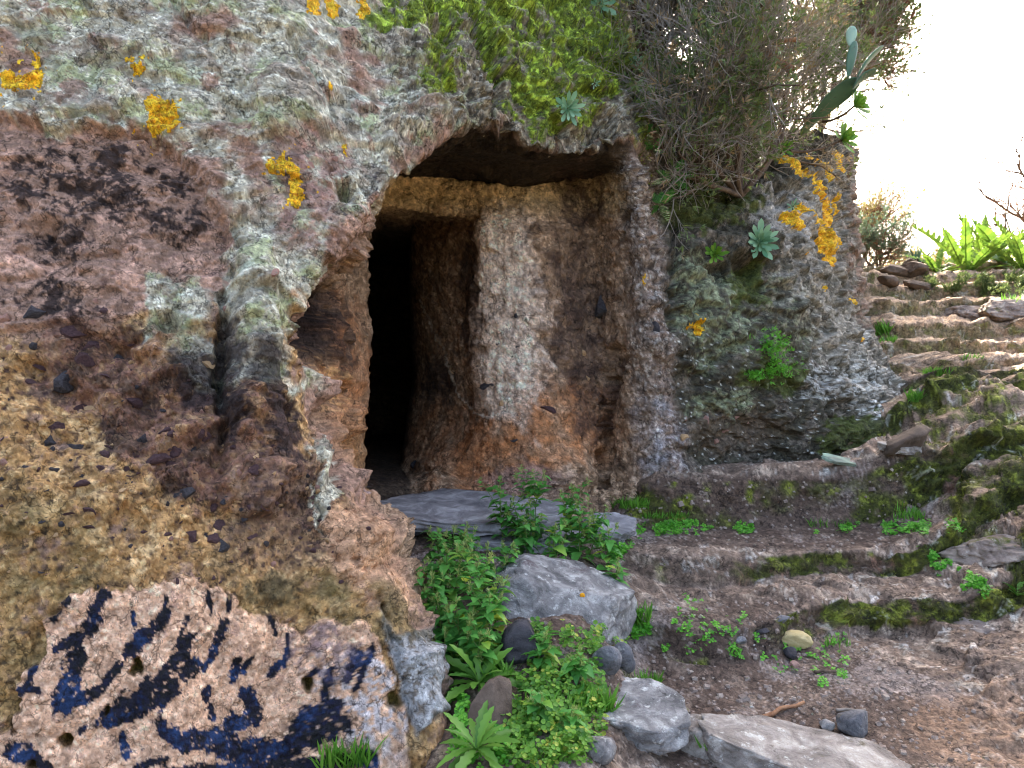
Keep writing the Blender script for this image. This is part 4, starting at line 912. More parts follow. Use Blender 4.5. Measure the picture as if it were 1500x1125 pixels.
thing_rock('stone_slab', 'dark grey slab with white lichen beside the clover', 'stone slab', 53, 945, 1078, 2.8, (0.46, 0.40, 0.19), M_grey, (R(12), R(-5), R(8)), sub=5, slab=True, rough=0.04)
thing_rock('stone', 'pale upright block against the end of the long slab', 'stone', 54, 1032, 1103, 2.7, (0.17, 0.2, 0.17), M_pale, (0.2, 0.1, 0.5), sub=4, cuts=8)
thing_rock('stone', 'rounded speckled stone below the dark grey slab', 'stone', 55, 878, 1110, 2.66, (0.11, 0.11, 0.10), M_grey, sub=4, cuts=4)
thing_rock('stone', 'angular dark grey rock behind the long pale slab', 'stone', 56, 1253, 1072, 2.92, (0.145, 0.12, 0.14), M_blue, (0.2, 0.3, 0.6), sub=3, cuts=9)
thing_rock('stone', 'small grey stone next to the angular dark rock', 'stone', 57, 1212, 1068, 2.93, (0.065, 0.05, 0.055), M_grey, (0.4, 0, 0), sub=3)
thing_rock('stone', 'yellowish rounded cobble lying on bare soil below the mossy riser', 'stone', 58, 1170, 952, 3.42, (0.145, 0.11, 0.085), M_ylw, (0, 0.15, 0.3), sub=4, cuts=5)
thing_rock('stone', 'charred dark stone touching the yellowish cobble', 'stone', 59, 1161, 966, 3.36, (0.085, 0.07, 0.06), M_dark, (0, 0.1, 0.9), sub=3)
thing_rock('stone', 'small pink stone in front of the charred stone', 'stone', 60, 1165, 977, 3.31, (0.055, 0.035, 0.035), M_pink, (0, 0, 0.3), sub=3)
thing_rock('stone', 'thin slate shard beside the yellowish cobble', 'stone', 61, 1148, 944, 3.47, (0.10, 0.05, 0.028), M_blue, (0.2, -0.3, 0.3), sub=3)
thing_rock('stone', 'lone slate chip farthest from the yellowish cobble', 'stone', 62, 1118, 939, 3.5, (0.075, 0.04, 0.03), M_dark, (0.2, -0.2, 0.1), sub=3)
thing_rock('stone', 'small grey pebble on the bare soil left of the slate chip', 'stone', 63, 1087, 950, 3.47, (0.055, 0.045, 0.04), M_blue, sub=3)
thing_rock('stone', 'flat oval stone with green lichen lying on the ledge under the rock face', 'stone', 64, 1236, 686, 4.98, (0.27, 0.14, 0.05), stone_mat('green_lichened_stone', (110, 104, 96), (150, 172, 148), None, 5), (R(16), R(12), R(-8)), sub=5, slab=True, rough=0.04)
thing_rock('stone', 'pale flat stone at the foot of the upper steps', 'stone', 65, 1322, 678, 5.05, (0.28, 0.18, 0.10), M_pale, (R(8), R(4), R(5)), sub=5, slab=True, rough=0.04)
thing_rock('stone', 'long weathered block set across the path gutter', 'stone', 66, 1338, 722, 4.82, (0.36, 0.2, 0.17), M_brn, (R(6), R(-14), R(14)), sub=4, cuts=8)
for (px, py, d, dm, lb, rz) in ((1318, 410, 9.6, (0.42, 0.3, 0.17), 'brown rock on top of the steps beside a smaller angular one', 0.1), (1347, 408, 9.4, (0.5, 0.35, 0.20), 'largest brown rock at the top of the steps under dead branches', 0.5), (1304, 428, 9.0, (0.30, 0.25, 0.14), 'low brown rock a step below the two top rocks', 1.0), (1350, 424, 8.9, (0.42, 0.2, 0.12), 'flat brown stone below the two top rocks', 0.2)):
    thing_rock('stone', lb, 'stone', int(px), px, py, d, dm, M_brn, (0.1, 0.2, rz), sub=4, cuts=8)
# lumps of bedrock that break the line of the steps (parts of the ground)
M_bed = stone_mat('weathered_bedrock', (100, 86, 76), (188, 172, 154), (146, 130, 118), 7, [(6, 0.58, (86, 90, 38)), (16, 0.60, (200, 196, 186))], 1.0)
for i, (px, py, d, dm) in enumerate([(1430, 915, 3.4, (0.45, 0.3, 0.16)), (1480, 445, 8.2, (0.9, 0.5, 0.28)), (1425, 455, 8.3, (0.7, 0.4, 0.22)), (1480, 790, 4.1, (0.6, 0.4, 0.22))]):
    p, n = hit(px, py, 'g')
    rock('bedrock_lump', 300 + i, p - Vector((0, -0.05, dm[2] * 0.25)), dm, M_bed, (rr.uniform(-.1, .15), rr.uniform(-.15, .15), rr.uniform(-.4, .4)), sub=5, cuts=9, rough=0.16, parent=ground, depth=(0.5, 0.85))

# gravel: thousands of crumbs, one object
def scatter(template, P, N, S, yaw=None, tiltj=0.0):
    """copies of a small template mesh merged into one; template (v,f), axis Z along N"""
    v, f = template; n = len(P)
    N = N / (np.linalg.norm(N, axis=1, keepdims=True) + 1e-9)
    if yaw is None: yaw = rng.uniform(0, 6.283, n)
    a = np.where(np.abs(N[:, 2:3]) < 0.95, np.array([[0, 0, 1.0]]), np.array([[1.0, 0, 0]]))
    X = np.cross(a, N); X /= np.linalg.norm(X, axis=1, keepdims=True) + 1e-9; Y = np.cross(N, X)
    c, s = np.cos(yaw)[:, None], np.sin(yaw)[:, None]
    X2 = X * c + Y * s; Y2 = -X * s + Y * c
    S = np.asarray(S); S = S[:, None] * np.ones((1, 3)) if S.ndim == 1 else S
    vv = (v[None, :, 0:1] * (X2 * S[:, 0:1])[:, None] + v[None, :, 1:2] * (Y2 * S[:, 1:2])[:, None] + v[None, :, 2:3] * (N * S[:, 2:3])[:, None]) + P[:, None]
    ff = f[None] + (np.arange(n) * len(v))[:, None, None]
    return vv.reshape(-1, 3), ff.reshape(-1, f.shape[1])
gm = (dirt > 0.4) & (YG > 2.3) & (YG < 5.2) & (XX > -0.1) & (XX < 3.2)
gi = np.argwhere(gm); gi = gi[rng.choice(len(gi), 1500, p=(lambda w: w / w.sum())(np.exp(1.5 * k2[gm])))]
gp = PG[gi[:, 0], gi[:, 1]]
cub = np.array([[-1,-1,-.6],[1,-.8,-.7],[.9,1,-.6],[-.8,.9,-.7],[-.7,-.6,.6],[.6,-.7,.5],[.7,.6,.7],[-.6,.7,.5]], np.float32) * 0.5
cubf = np.array([[0,3,2,1],[4,5,6,7],[0,1,5,4],[1,2,6,5],[2,3,7,6],[3,0,4,7]], np.int32)
gv, gf = scatter((cub, cubf), gp, np.tile([0.1, 0, 1.0], (len(gp), 1)) + rng.normal(0, .3, (len(gp), 3)), rng.gamma(2.2, 0.0042, len(gp)) + 0.004)
tag(link('gravel', np_mesh('gravel', gv, gf, M_bed, smooth=False)), 'loose gravel crumbs strewn over the bare soil of the path', 'gravel', kind='stuff')

# ================================================================== PLANTS
def tubes(P, Rr, sides=3):
    """P (n,k,3) centre lines, Rr (n,k) radii"""
    n, k, _ = P.shape
    T = np.gradient(P, axis=1); T /= np.linalg.norm(T, axis=2, keepdims=True) + 1e-9
    a = np.where(np.abs(T[:, :1, 2:3]) < 0.9, np.array([0, 0, 1.0]), np.array([1.0, 0, 0]))
    X = np.cross(T, np.broadcast_to(a, T.shape)); X /= np.linalg.norm(X, axis=2, keepdims=True) + 1e-9; Y = np.cross(T, X)
    an = np.arange(sides) * 2 * math.pi / sides
    V = P[:, :, None] + Rr[:, :, None, None] * (X[:, :, None] * np.cos(an)[None, None, :, None] + Y[:, :, None] * np.sin(an)[None, None, :, None])
    b = (np.arange(n) * k * sides)[:, None, None, None] + (np.arange(k - 1) * sides)[None, :, None, None]
    j = np.arange(sides); q = np.stack([j, (j + 1) % sides, (j + 1) % sides + sides, j + sides], -1)
    return V.reshape(-1, 3), (b + q[None, None]).reshape(-1, 4)
def merge(parts):
    V = []; Fs = {}; off = 0
    for v, f in parts:
        V.append(v); Fs.setdefault(f.shape[1], []).append(f + off); off += len(v)
    return np.concatenate(V), [np.concatenate(x) for x in Fs.values()]
def spawn(Pp, m, length, spread, trop, r, k=4, wig=0.25, tmin=0.25, along=0.8):
    n, kk, _ = Pp.shape
    i = r.randint(0, n, m); t = r.uniform(tmin, 1.0, m) * (kk - 1); a = np.clip(t.astype(int), 0, kk - 2); fr = (t - a)[:, None]
    b = Pp[i, a] * (1 - fr) + Pp[i, a + 1] * fr
    d = Pp[i, a + 1] - Pp[i, a]; d /= np.linalg.norm(d, axis=1, keepdims=True) + 1e-9
    d = d * along + r.normal(0, spread, (m, 3)) + np.array(trop); d /= np.linalg.norm(d, axis=1, keepdims=True)
    L = length * r.uniform(0.55, 1.3, m)[:, None] / (k - 1)
    pts = [b]
    for s in range(k - 1):
        d = d + r.normal(0, wig, (m, 3)) + np.array(trop) * 0.35; d /= np.linalg.norm(d, axis=1, keepdims=True)
        pts.append(pts[-1] + d * L)
    return np.stack(pts, 1)
def taper(P, r0, r1):
    n, k, _ = P.shape
    return np.tile(np.linspace(r0, r1, k), (n, 1))

def bark_mat(name, c0, c1, sc=20):
    return stone_mat(name, c0, c1, None, sc)
M_bark = bark_mat('grey_brown_bark', (70, 58, 48), (122, 104, 88)); M_twig = bark_mat('dry_twig', (112, 103, 92), (170, 159, 146), 6)
M_twig2 = bark_mat('reddish_dry_twig', (98, 70, 54), (150, 112, 90), 6)
M_heath = leaf_mat('heath_green', (66, 84, 46), (118, 134, 76), 0.25, 0.6, 5); M_heath_dry = leaf_mat('heath_dry', (112, 94, 72), (156, 136, 100), 0.25, 0.7, 5)
M_wood = bark_mat('split_wood', (120, 78, 52), (172, 130, 96), 16)

needle = (np.array([[0, 0, 0], [0.09, 0, 0.45], [0, 0, 1], [-0.09, 0, 0.45]], np.float32), np.array([[0, 1, 2, 3]], np.int32))
def tuft_template(n, spread, seed):
    r = np.random.RandomState(seed); v, f = needle; V = []; Fs = []
    for i in range(n):
        d = np.array([r.normal(0, spread), r.normal(0, spread), 1.0]); d /= np.linalg.norm(d)
        x = np.cross(d, r.normal(size=3)); x /= np.linalg.norm(x); b = np.array([0, 0, r.uniform(0, 0.5)])
        V.append(v[:, :1] * x + v[:, 2:] * d * r.uniform(.6, 1) + b); Fs.append(f + 4 * i)
    return np.concatenate(V).astype(np.float32), np.concatenate(Fs)

def shrub(name, label, trunks, seed, counts, lens, trop, spread=0.55, green=0.4, tsize=0.05, twmat=None, gmat=None, cat='shrub', group=None, r0=0.02, base=None, dry=0.35, rt=0.0016, gmask=None, keep=None):
    r = np.random.RandomState(seed)
    root = empty(name, base if base is not None else trunks[0][0]); inv = np.array(root.location)
    tag(root, label, cat, group)
    T = [np.array([[p[:] for p in t]], float) for t in trunks]
    T6 = np.concatenate([np.stack([np.interp(np.linspace(0, 1, 6), np.linspace(0, 1, t.shape[1]), t[0, :, a]) for a in range(3)], -1)[None] for t in T])
    T6[:, 1:-1] += r.normal(0, 0.02, T6[:, 1:-1].shape)
    v, f = tubes(T6, taper(T6, r0, r0 * 0.5), 6); link('trunk', np_mesh('trunk', v - inv, f, M_bark), root)
    lev = [T6]; ks = [5, 5, 4, 3]
    for i, (c, l) in enumerate(zip(counts, lens)):
        nb = spawn(lev[-1], c, l, spread * (0.8 if i else 1.0), trop, r, ks[i], 0.18, 0.35 if i == 0 else 0.2)
        lev.append(nb if keep is None else nb[keep(nb).all(1)])
    rad = [(r0 * 0.5, r0 * 0.22), (r0 * 0.22, rt * 1.6), (rt * 1.5, rt), (rt, rt * 0.6)]
    v, f = merge([tubes(lev[1], taper(lev[1], *rad[0]), 5)]); link('branch_work', np_mesh('branch_work', v - inv, f, M_bark), root)['kind'] = 'stuff'
    v, f = merge([tubes(L_, taper(L_, *rad[i + 1]), 3) for i, L_ in enumerate(lev[2:])])
    link('twigs', np_mesh('twigs', v - inv, f, twmat or M_twig), root)['kind'] = 'stuff'
    tips = np.concatenate([lev[-1][:, -1], lev[-1][:, 1]]); td = np.concatenate([lev[-1][:, -1] - lev[-1][:, -2]] * 2)
    cl = fbm(tips.astype(np.float32) * 2.6, 2, seed % 50)
    gsel = cl + r.normal(0, 0.12, len(tips)) > np.quantile(cl, 1 - green)
    if gmask is not None: gsel &= gmask(tips)
    dsel = (~gsel) & (r.rand(len(tips)) < dry)
    for nm, sel, m_, kk in (('foliage', gsel, gmat or M_heath, 6), ('dry_foliage', dsel, M_heath_dry, 4)):
        if sel.sum() < 2: continue
        v, f = scatter(tuft_template(kk, 0.55, 3), tips[sel], td[sel] + r.normal(0, .004, td[sel].shape), tsize * r.uniform(0.6, 1.3, sel.sum()))
        link(nm, np_mesh(nm, v - inv, f, m_, smooth=False), root)['kind'] = 'stuff'
    return root

# the great heath over the boulder, in two stools
A = [pt(968, 165, 5.35), pt(962, 110, 5.3), pt(930, 40, 5.2), pt(915, -60, 5.2)]
B = [pt(968, 165, 5.35), pt(958, 90, 5.3), pt(962, 30, 5.2), pt(980, -80, 5.1)]
C2 = [pt(965, 160, 5.35), pt(1000, 110, 5.2), pt(1050, 40, 5.0), pt(1090, -60, 4.9)]
C3 = [pt(960, 130, 5.3), pt(935, 80, 5.2), pt(925, 20, 5.2), pt(950, -120, 5.2)]
shrub('heath_shrub', 'grey twiggy heath with slender bare stems rooted in the mossy cleft', [A, B, C2, C3], 3, (70, 560, 3100, 5600), (0.56, 0.36, 0.22, 0.11), (0.10, -0.05, 0.20), 0.5, 0.34, 0.042, base=pt(968, 165, 5.35), keep=lambda q: ~((q[..., 0] / q[..., 1] < 0.165) & (q[..., 2] < EYE + 0.36 * q[..., 1])))
hb = pt(1085, 288, 5.1)
D1_ = [hb, pt(1065, 220, 4.95), pt(1040, 130, 4.85), pt(1050, 20, 4.9)]
D2_ = [hb, pt(1105, 200, 5.3), pt(1140, 110, 5.6), pt(1180, 10, 6.0)]
D3_ = [hb, pt(1130, 230, 5.4), pt(1170, 180, 6.0), pt(1210, 110, 6.7)]
D4_ = [hb, pt(1040, 250, 4.95), pt(1005, 190, 4.95), pt(1010, 80, 4.9)]
D5_ = [hb, pt(1090, 150, 5.4), pt(1130, 40, 5.6), pt(1170, -80, 5.7)]
D6_ = [hb, pt(1150, 160, 6.0), pt(1210, 60, 6.8), pt(1260, -40, 7.2)]
D7_ = [hb, pt(1045, 280, 4.95), pt(1015, 255, 4.85), pt(1000, 225, 4.85)]
D8_ = [hb, pt(1110, 265, 5.0), pt(1135, 225, 5.1), pt(1150, 170, 5.2)]
D9_ = [hb, pt(1080, 230, 4.9), pt(1090, 150, 4.75), pt(1110, 60, 4.7)]
shrub('heath_shrub', 'wide tangled brown heath spilling over the top of the lichened rock', [D1_, D2_, D3_, D4_, D5_, D6_, D7_, D8_, D9_], 4, (125, 950, 5000, 9000), (0.52, 0.38, 0.24, 0.12), (0.03, -0.02, 0.12), 0.58, 0.5, 0.046, base=hb, keep=lambda q: ~((q[..., 0] / q[..., 1] < 0.185) & (q[..., 2] < EYE + 0.34 * q[..., 1])) & ~((q[..., 0] / q[..., 1] > 0.372) & (q[..., 1] < 5.35) & (q[..., 2] > EYE + 0.27 * q[..., 1])))      # the cactus grows on this side, out in front
E1 = [pt(1200, 200, 7.6), pt(1228, 100, 7.4), pt(1250, 40, 7.4), pt(1262, -60, 7.4)]
E2 = [pt(1200, 200, 7.6), pt(1210, 100, 7.6), pt(1225, 20, 7.6), pt(1230, -80, 7.6)]
E3 = [pt(1200, 200, 7.6), pt(1222, 140, 7.3), pt(1252, 110, 7.2), pt(1268, 50, 7.2)]
shrub('heath_shrub', 'greener heath behind the prickly pear, standing against the bright sky', [E1, E2, E3], 5, (70, 520, 2300, 3600), (0.38, 0.28, 0.18, 0.09), (0.04, 0, 0.15), 0.5, 0.8, 0.055, dry=0.15, base=pt(1200, 200, 7.6), twmat=M_twig2, rt=0.0034)
# a split dead branch hanging in the heath
sp = np.array([[pt(1112, 65, 4.72)[:], pt(1128, 84, 4.68)[:], pt(1140, 92, 4.66)[:], pt(1160, 102, 4.62)[:]]])
db = empty('dead_branch', pt(1112, 65, 4.72)); tag(db, 'broken orange brown dead branch caught in the heath', 'branch')
v, f = tubes(sp, np.array([[0.018, 0.024, 0.030, 0.026]]), 7); link('wood', np_mesh('wood', v - np.array(db.location), [f, np.array([[27, 26, 25, 24, 23, 22, 21]])], M_wood), db)
sp = np.array([[pt(1120, 75, 4.70)[:], pt(1140, 60, 4.68)[:], pt(1166, 58, 4.66)[:]]])
v, f = tubes(sp, np.array([[0.012, 0.012, 0.014]]), 6); link('stub', np_mesh('stub', v - np.array(db.location), f, M_wood), db)

# background shrubs on the crest of the path
def bg_trunks(px, py, d, spread, h, n, r):
    b = pt(px, py, d); b.z = ground_z(b.x, b.y); return [[b, b + Vector((r.uniform(-.4, .4) * spread, r.uniform(-.3, .3) * spread, h * .5)), b + Vector((r.uniform(-1, 1) * spread, r.uniform(-.5, .5) * spread, h * r.uniform(.8, 1.1)))] for _ in range(n)]
r9 = np.random.RandomState(9)
M_gold = leaf_mat('sunlit_heath_leaf', (120, 116, 66), (170, 160, 100), 0.45, 0.6, 3); M_blu = leaf_mat('blue_green_heath', (76, 96, 80), (118, 136, 104), 0.35, 0.6, 3)
shrub('crest_shrub', 'airy sunlit shrub on the crest beside the edge of the rock', bg_trunks(1262, 392, 12.5, 0.55, 1.25, 7, r9), 21, (40, 230, 900, 1400), (0.5, 0.32, 0.2, 0.1), (0.08, 0, .2), .5, .8, .05, M_twig2, M_gold, base=pt(1262, 392, 12.5), rt=0.0022)
shrub('crest_shrub', 'low blue green bush under the airy sunlit shrub', bg_trunks(1285, 398, 11.6, 0.45, 0.5, 7, r9), 22, (40, 200, 700, 1100), (0.3, 0.22, 0.15, 0.1), (0, 0, .15), .6, .95, .06, M_twig2, M_blu, base=pt(1285, 398, 11.6))
for i, (px, py, d, h, lb) in enumerate(((1335, 392, 13.5, 0.45, 'small shrub behind the top rocks of the steps'), (1385, 385, 14, 0.6, 'thin shrub on the skyline behind the bright ferny clump'), (1440, 385, 14, 0.55, 'skyline shrub below the bare branches'))):
    shrub('crest_shrub', lb, bg_trunks(px, py, d, 0.4, h, 5, r9), 30 + i, (26, 120, 420, 600), (0.3, 0.22, 0.14, 0.1), (0, 0, .2), .5, .8, .055, M_twig2, M_gold, base=pt(px, py, d), rt=0.0025)
bt = [pt(1560, 420, 10.5), pt(1520, 350, 10.4), pt(1495, 320, 10.4)]
bt2 = [pt(1560, 420, 10.5), pt(1530, 300, 10.5), pt(1500, 265, 10.5), pt(1490, 240, 10.5)]
bt3 = [pt(1560, 420, 10.5), pt(1520, 360, 10.4), pt(1478, 340, 10.3), pt(1455, 328, 10.3)]
bt4 = [pt(1560, 420, 10.5), pt(1510, 325, 10.4), pt(1475, 312, 10.3), pt(1450, 290, 10.3)]
shrub('bare_shrub', 'leafless shrub with reddish forked branches against the sky', [bt, bt2, bt3, bt4], 40, (34, 90, 110, 60), (0.34, 0.2, 0.12, 0.06), (-0.05, 0, .12), .5, .02, .03, M_twig2, base=pt(1560, 420, 10.5), r0=0.022, dry=0.03, rt=0.004)

# ---- leaves
def leaf_template(nl, width, fold=0.25, droop=0.35, tip=1.0, wpos=0.4, teeth=0.0, nseg=7, ends=0.04):
    """leaf along +X, length 1, face up +Z"""
    V = []; F_ = []
    for i in range(nseg + 1):
        t = i / nseg
        w = width * (math.sin(math.pi * min(1, t ** (math.log(0.5) / math.log(wpos)))) ** tip) + ends * (1 - t)
        if teeth: w *= 1 + teeth * (1 if i % 2 else -1)
        z = -droop * t * t
        V += [(t, -w, z + fold * w), (t, 0, z), (t, w, z + fold * w)]
        if i: b = 3 * (i - 1); F_ += [(b, b + 3, b + 4, b + 1), (b + 1, b + 4, b + 5, b + 2)]
    return np.array(V, np.float32), np.array(F_, np.int32)
def place_leaf(o, base, xdir, up, scale):
    x = Vector(xdir).normalized(); z = Vector(up); z = (z - x * z.dot(x))
    if z.length < 1e-4: z = Vector((0, 0, 1)) - x * x.z
    z.normalize(); y = z.cross(x)
    m = Matrix((x, y, z)).transposed().to_4x4()
    o.matrix_local = Matrix.Translation(base) @ m @ Matrix.Diagonal((scale, scale, scale, 1))

M_nettle = leaf_mat('weed_leaf', (56, 118, 48), (108, 172, 76), 0.3, 0.45, 5, (176, 188, 60))
M_stem = leaf_mat('weed_stem', (84, 112, 52), (120, 140, 70), 0.1, 0.6, 5)
nl = [np_mesh('leaf', *(lambda a: (a[0], a[1]))(leaf_template(0, w, 0.35, d, 0.9, 0.36, 0.10, 8)), M_nettle) for w, d in ((0.30, 0.25), (0.34, 0.45), (0.26, 0.12), (0.32, 0.6))]
flower_t = tuft_template(9, 0.5, 8); M_flow = leaf_mat('weed_seed_head', (120, 140, 70), (168, 180, 104), 0.3, 0.6, 8)
wr = np.random.RandomState(33)
WE = [(738,800,732,700,'tall weed with seed heads left of the gap behind the boulder'),(800,800,796,694,'tallest leafy weed behind the boulder'),(838,800,838,712,'tall weed next to the grass strip behind the boulder'),(772,812,768,765,'leafy weed between the two tall ones'),(862,812,868,748,'weed at the flat slab beside the grass'),
 (690,838,684,768,'weed in front of the threshold slab'),(650,838,642,778,'weed beside the toe of the rock'),(655,905,652,800,'dense weed against the lichened toe of the rock'),(702,935,700,822,'dense leafy weed left of the boulder'),(640,965,640,872,'lower weed at the flaking grey crust'),(672,968,668,880,'bushy weed below the dense leafy one'),
 (722,965,716,868,'weed touching the left side of the boulder'),(748,862,750,798,'weed leaning over the top of the boulder'),(716,872,714,800,'weed behind the left shoulder of the boulder'),(818,828,814,770,'short weed right behind the boulder'),(694,975,692,905,'low weed above the upper leafy rosette'),(888,832,892,776,'small weed at the right end of the slab'),(632,905,630,820,'thin weed in the shade of the rock toe'),(900,870,905,830,'short weed at the right shoulder of the boulder'),
 (668,860,664,772,'weed with drooping leaves between the rock toe and the slab'),(640,930,634,845,'dark leaved weed pressed against the grey flake'),(685,910,690,810,'broad leaved weed in the middle of the left clump'),(708,985,704,930,'short weed just above the upper leafy rosette'),(655,985,652,925,'lowest weed of the clump at the grey flake'),
 (820,808,822,722,'slender weed between the two tallest ones'),(782,805,776,735,'weed standing close in front of the tallest one'),(850,818,852,745,'bushy weed left of the flat slab by the grass'),(758,806,752,735,'narrow weed right of the seed headed one'),(732,930,728,850,'weed rising from the dark stone under the boulder'),(800,985,802,930,'small weed poking out of the clover under the boulder'),(845,1000,850,950,'small weed at the upper right of the clover'),(780,1060,778,1015,'small weed in the middle of the clover'),(835,1085,838,1040,'small weed low in the clover')]
for (bx, by, tx, ty, lb) in WE:
    b, n = hit(bx, by, 'g'); d = b.y
    if bx < 730: d = min(d, 3.25) if by > 850 else min(d, 3.7)
    elif by > 980 or bx in (800, 845) and by > 900: d = b.y
    elif by > 845: d = min(d, 3.4)
    else: d = min(max(d, 3.5), 3.85)
    b = pt(bx, by, d); b.z = ground_z(b.x, b.y) - 0.02
    t = pt(tx, ty, d - 0.04); H = (t - b).length
    root = empty('leafy_weed', b); tag(root, lb, 'weed', 'leafy weeds at the threshold')
    sp = np.array([[(0, 0, 0), tuple((t - b) * 0.5 + Vector((wr.normal(0, .02), wr.normal(0, .02), 0))), tuple(t - b)]])
    sp = np.stack([np.interp(np.linspace(0, 1, 6), [0, .5, 1], sp[0, :, a]) for a in range(3)], -1)[None]
    v, f = tubes(sp, np.linspace(0.0035, 0.0015, 6)[None], 5); link('stem', np_mesh('stem', v, f, M_stem), root)
    stems = [sp[0]]
    for s in range(4):      # side shoots
        k = wr.uniform(0.25, 0.7) * 5; i0 = int(k); p0 = sp[0][i0] + (sp[0][i0 + 1] - sp[0][i0]) * (k - i0)
        a = wr.uniform(0, 6.28); dr = np.array([math.cos(a) * .55, math.sin(a) * .55, .85]); Ls = H * wr.uniform(.28, .5)
        q = np.stack([p0 + dr * Ls * u for u in np.linspace(0, 1, 6)])[None]; v, f = tubes(q, np.linspace(0.0022, 0.001, 6)[None], 4)
        link('side_shoot', np_mesh('side_shoot', v, f, M_stem), root); stems.append(q[0])
    for si, st in enumerate(stems):
        Lst = np.linalg.norm(st[-1] - st[0]); pairs = max(3, int(Lst / 0.030)); a0 = wr.uniform(0, 3)
        for j in range(pairs):
            u = (j + 0.6) / pairs; k = u * 5; i0 = min(int(k), 4); p0 = st[i0] + (st[i0 + 1] - st[i0]) * (k - i0)
            size = (0.078 if si == 0 else 0.058) * (1.0 - 0.55 * u ** 2) * wr.uniform(0.75, 1.2)
            for side in (0, 1):
                a = a0 + j * 1.57 + side * math.pi + wr.normal(0, .25); el = wr.uniform(-0.15, 0.55)
                o = link('leaf', nl[wr.randint(4)], root)
                xd = (math.cos(a) * math.cos(el), math.sin(a) * math.cos(el), math.sin(el))
                place_leaf(o, Vector(p0) + Vector(xd) * 0.008, xd, (wr.normal(0, .2), wr.normal(0, .2), 1), size)
    hp = np.concatenate([st[-1:] - np.array([[0, 0, .012 * k]]) for st in stems for k in range(3)])
    v, f = scatter(flower_t, hp, np.tile([0, 0, 1.0], (len(hp), 1)) + wr.normal(0, .4, (len(hp), 3)), wr.uniform(.014, .026, len(hp)))
    link('seed_heads', np_mesh('seed_heads', v, f, M_flow, smooth=False), root)['kind'] = 'stuff'

# ---- succulent rosettes
M_aeo = leaf_mat('succulent_blue_green', (96, 150, 110), (168, 206, 168), 0.2, 0.4, 8); M_aeo2 = leaf_mat('succulent_bright_green', (86, 140, 44), (150, 190, 80), 0.25, 0.4, 8)
def spat(w):    # fleshy spoon leaf with thickness
    v, f = leaf_template(0, w, 0.18, -0.18, 0.75, 0.74, 0, 6, 0.05); m = len(v)
    v2 = v.copy(); v2[:, 2] -= 0.035 * (1 - np.abs(v[:, 0] * 2 - 1.1) ** 2 * .5)
    return np.concatenate([v, v2]), np.concatenate([f, f[:, ::-1] + m])
am = {k: [np_mesh('leaf', *spat(w), m_) for w in (0.105, 0.125)] for k, m_ in (('b', M_aeo), ('g', M_aeo2))}
ar = np.random.RandomState(8)
def rosette(label, px, py, rad_px, kind, n=30, tilt=0.0, d=None, axis=None, stem_to=None, cup=0.0):
    p, nn = hit(px, py, 'cg')
    if d is not None: p = pt(px, py, d)
    ax = Vector(axis).normalized() if axis is not None else (nn * 0.6 + (CAMP - p).normalized() * 0.9 + Vector((0, 0, 0.35))).normalized()
    Rr = rad_px * p.y / F
    c = p + ax * 0.03 if d is None else p
    root = empty('succulent_rosette', c); tag(root, label, 'succulent')
    x = ax.orthogonal().normalized(); y = ax.cross(x)
    for i in range(n):
        u = i / (n - 1); a = i * 2.39996 + ar.normal(0, .08); el = math.radians(78 - 74 * u ** 0.75 + cup + ar.normal(0, 4))
        rd = x * math.cos(a) + y * math.sin(a); xd = rd * math.cos(el) + ax * math.sin(el)
        o = link('leaf', am[kind][i % 2], root)
        place_leaf(o, ax * 0.012 * (1 - u) + rd * 0.006, xd, ax * math.cos(el) - rd * math.sin(el), Rr * (0.45 + 0.60 * u) * ar.uniform(.88, 1.08))
    e = (Vector(stem_to) - c) if stem_to is not None else -ax * 0.07
    sp = np.array([[tuple(e * t_ + Vector((0, 0, -0.03 * math.sin(math.pi * t_)))) for t_ in (0, .35, .7, 1.0)]])
    v, f = tubes(sp, np.array([[0.008, 0.009, 0.010, 0.012]]), 6); link('stem', np_mesh('stem', v, f, M_bark), root)
    return root
rosette('pale blue green rosette growing on the mossy hood above the doorway', 830, 160, 24, 'b', 26)
rosette('large blue green rosette on the lichened rock face', 1112, 356, 30, 'b', 34)
rosette('small cupped bright green rosette left of the large blue one', 1046, 373, 21, 'g', 24, cup=18)
rosette('rosette on a bare stem directly under the prickly pear', 1252, 155, 27, 'g', 34, d=5.4, axis=(0.55, -0.6, 0.25), stem_to=pt(1205, 178, 5.8))
rosette('rosette on a drooping stem with a yellow lit edge beside orange lichen', 1234, 205, 26, 'g', 34, d=5.5, axis=(0.45, -0.75, 0.2), stem_to=pt(1158, 222, 5.4))
rosette('dark blue green rosette at the top of the mossy slope by the heath', 878, 8, 32, 'b', 22)
rosette('tiny blue green rosette above the large one, next to the orange lichen', 1160, 304, 11, 'b', 14)
rosette('tiny pale rosette at the mossy edge of the hood', 868, 122, 8, 'b', 10)
rosette('half hidden green rosette under the twigs at the lichened crest', 1146, 218, 18, 'g', 20, cup=14, d=5.35)
rosette('dark rosette among stems in the cleft above the ferns', 928, 92, 22, 'b', 14, d=5.0)

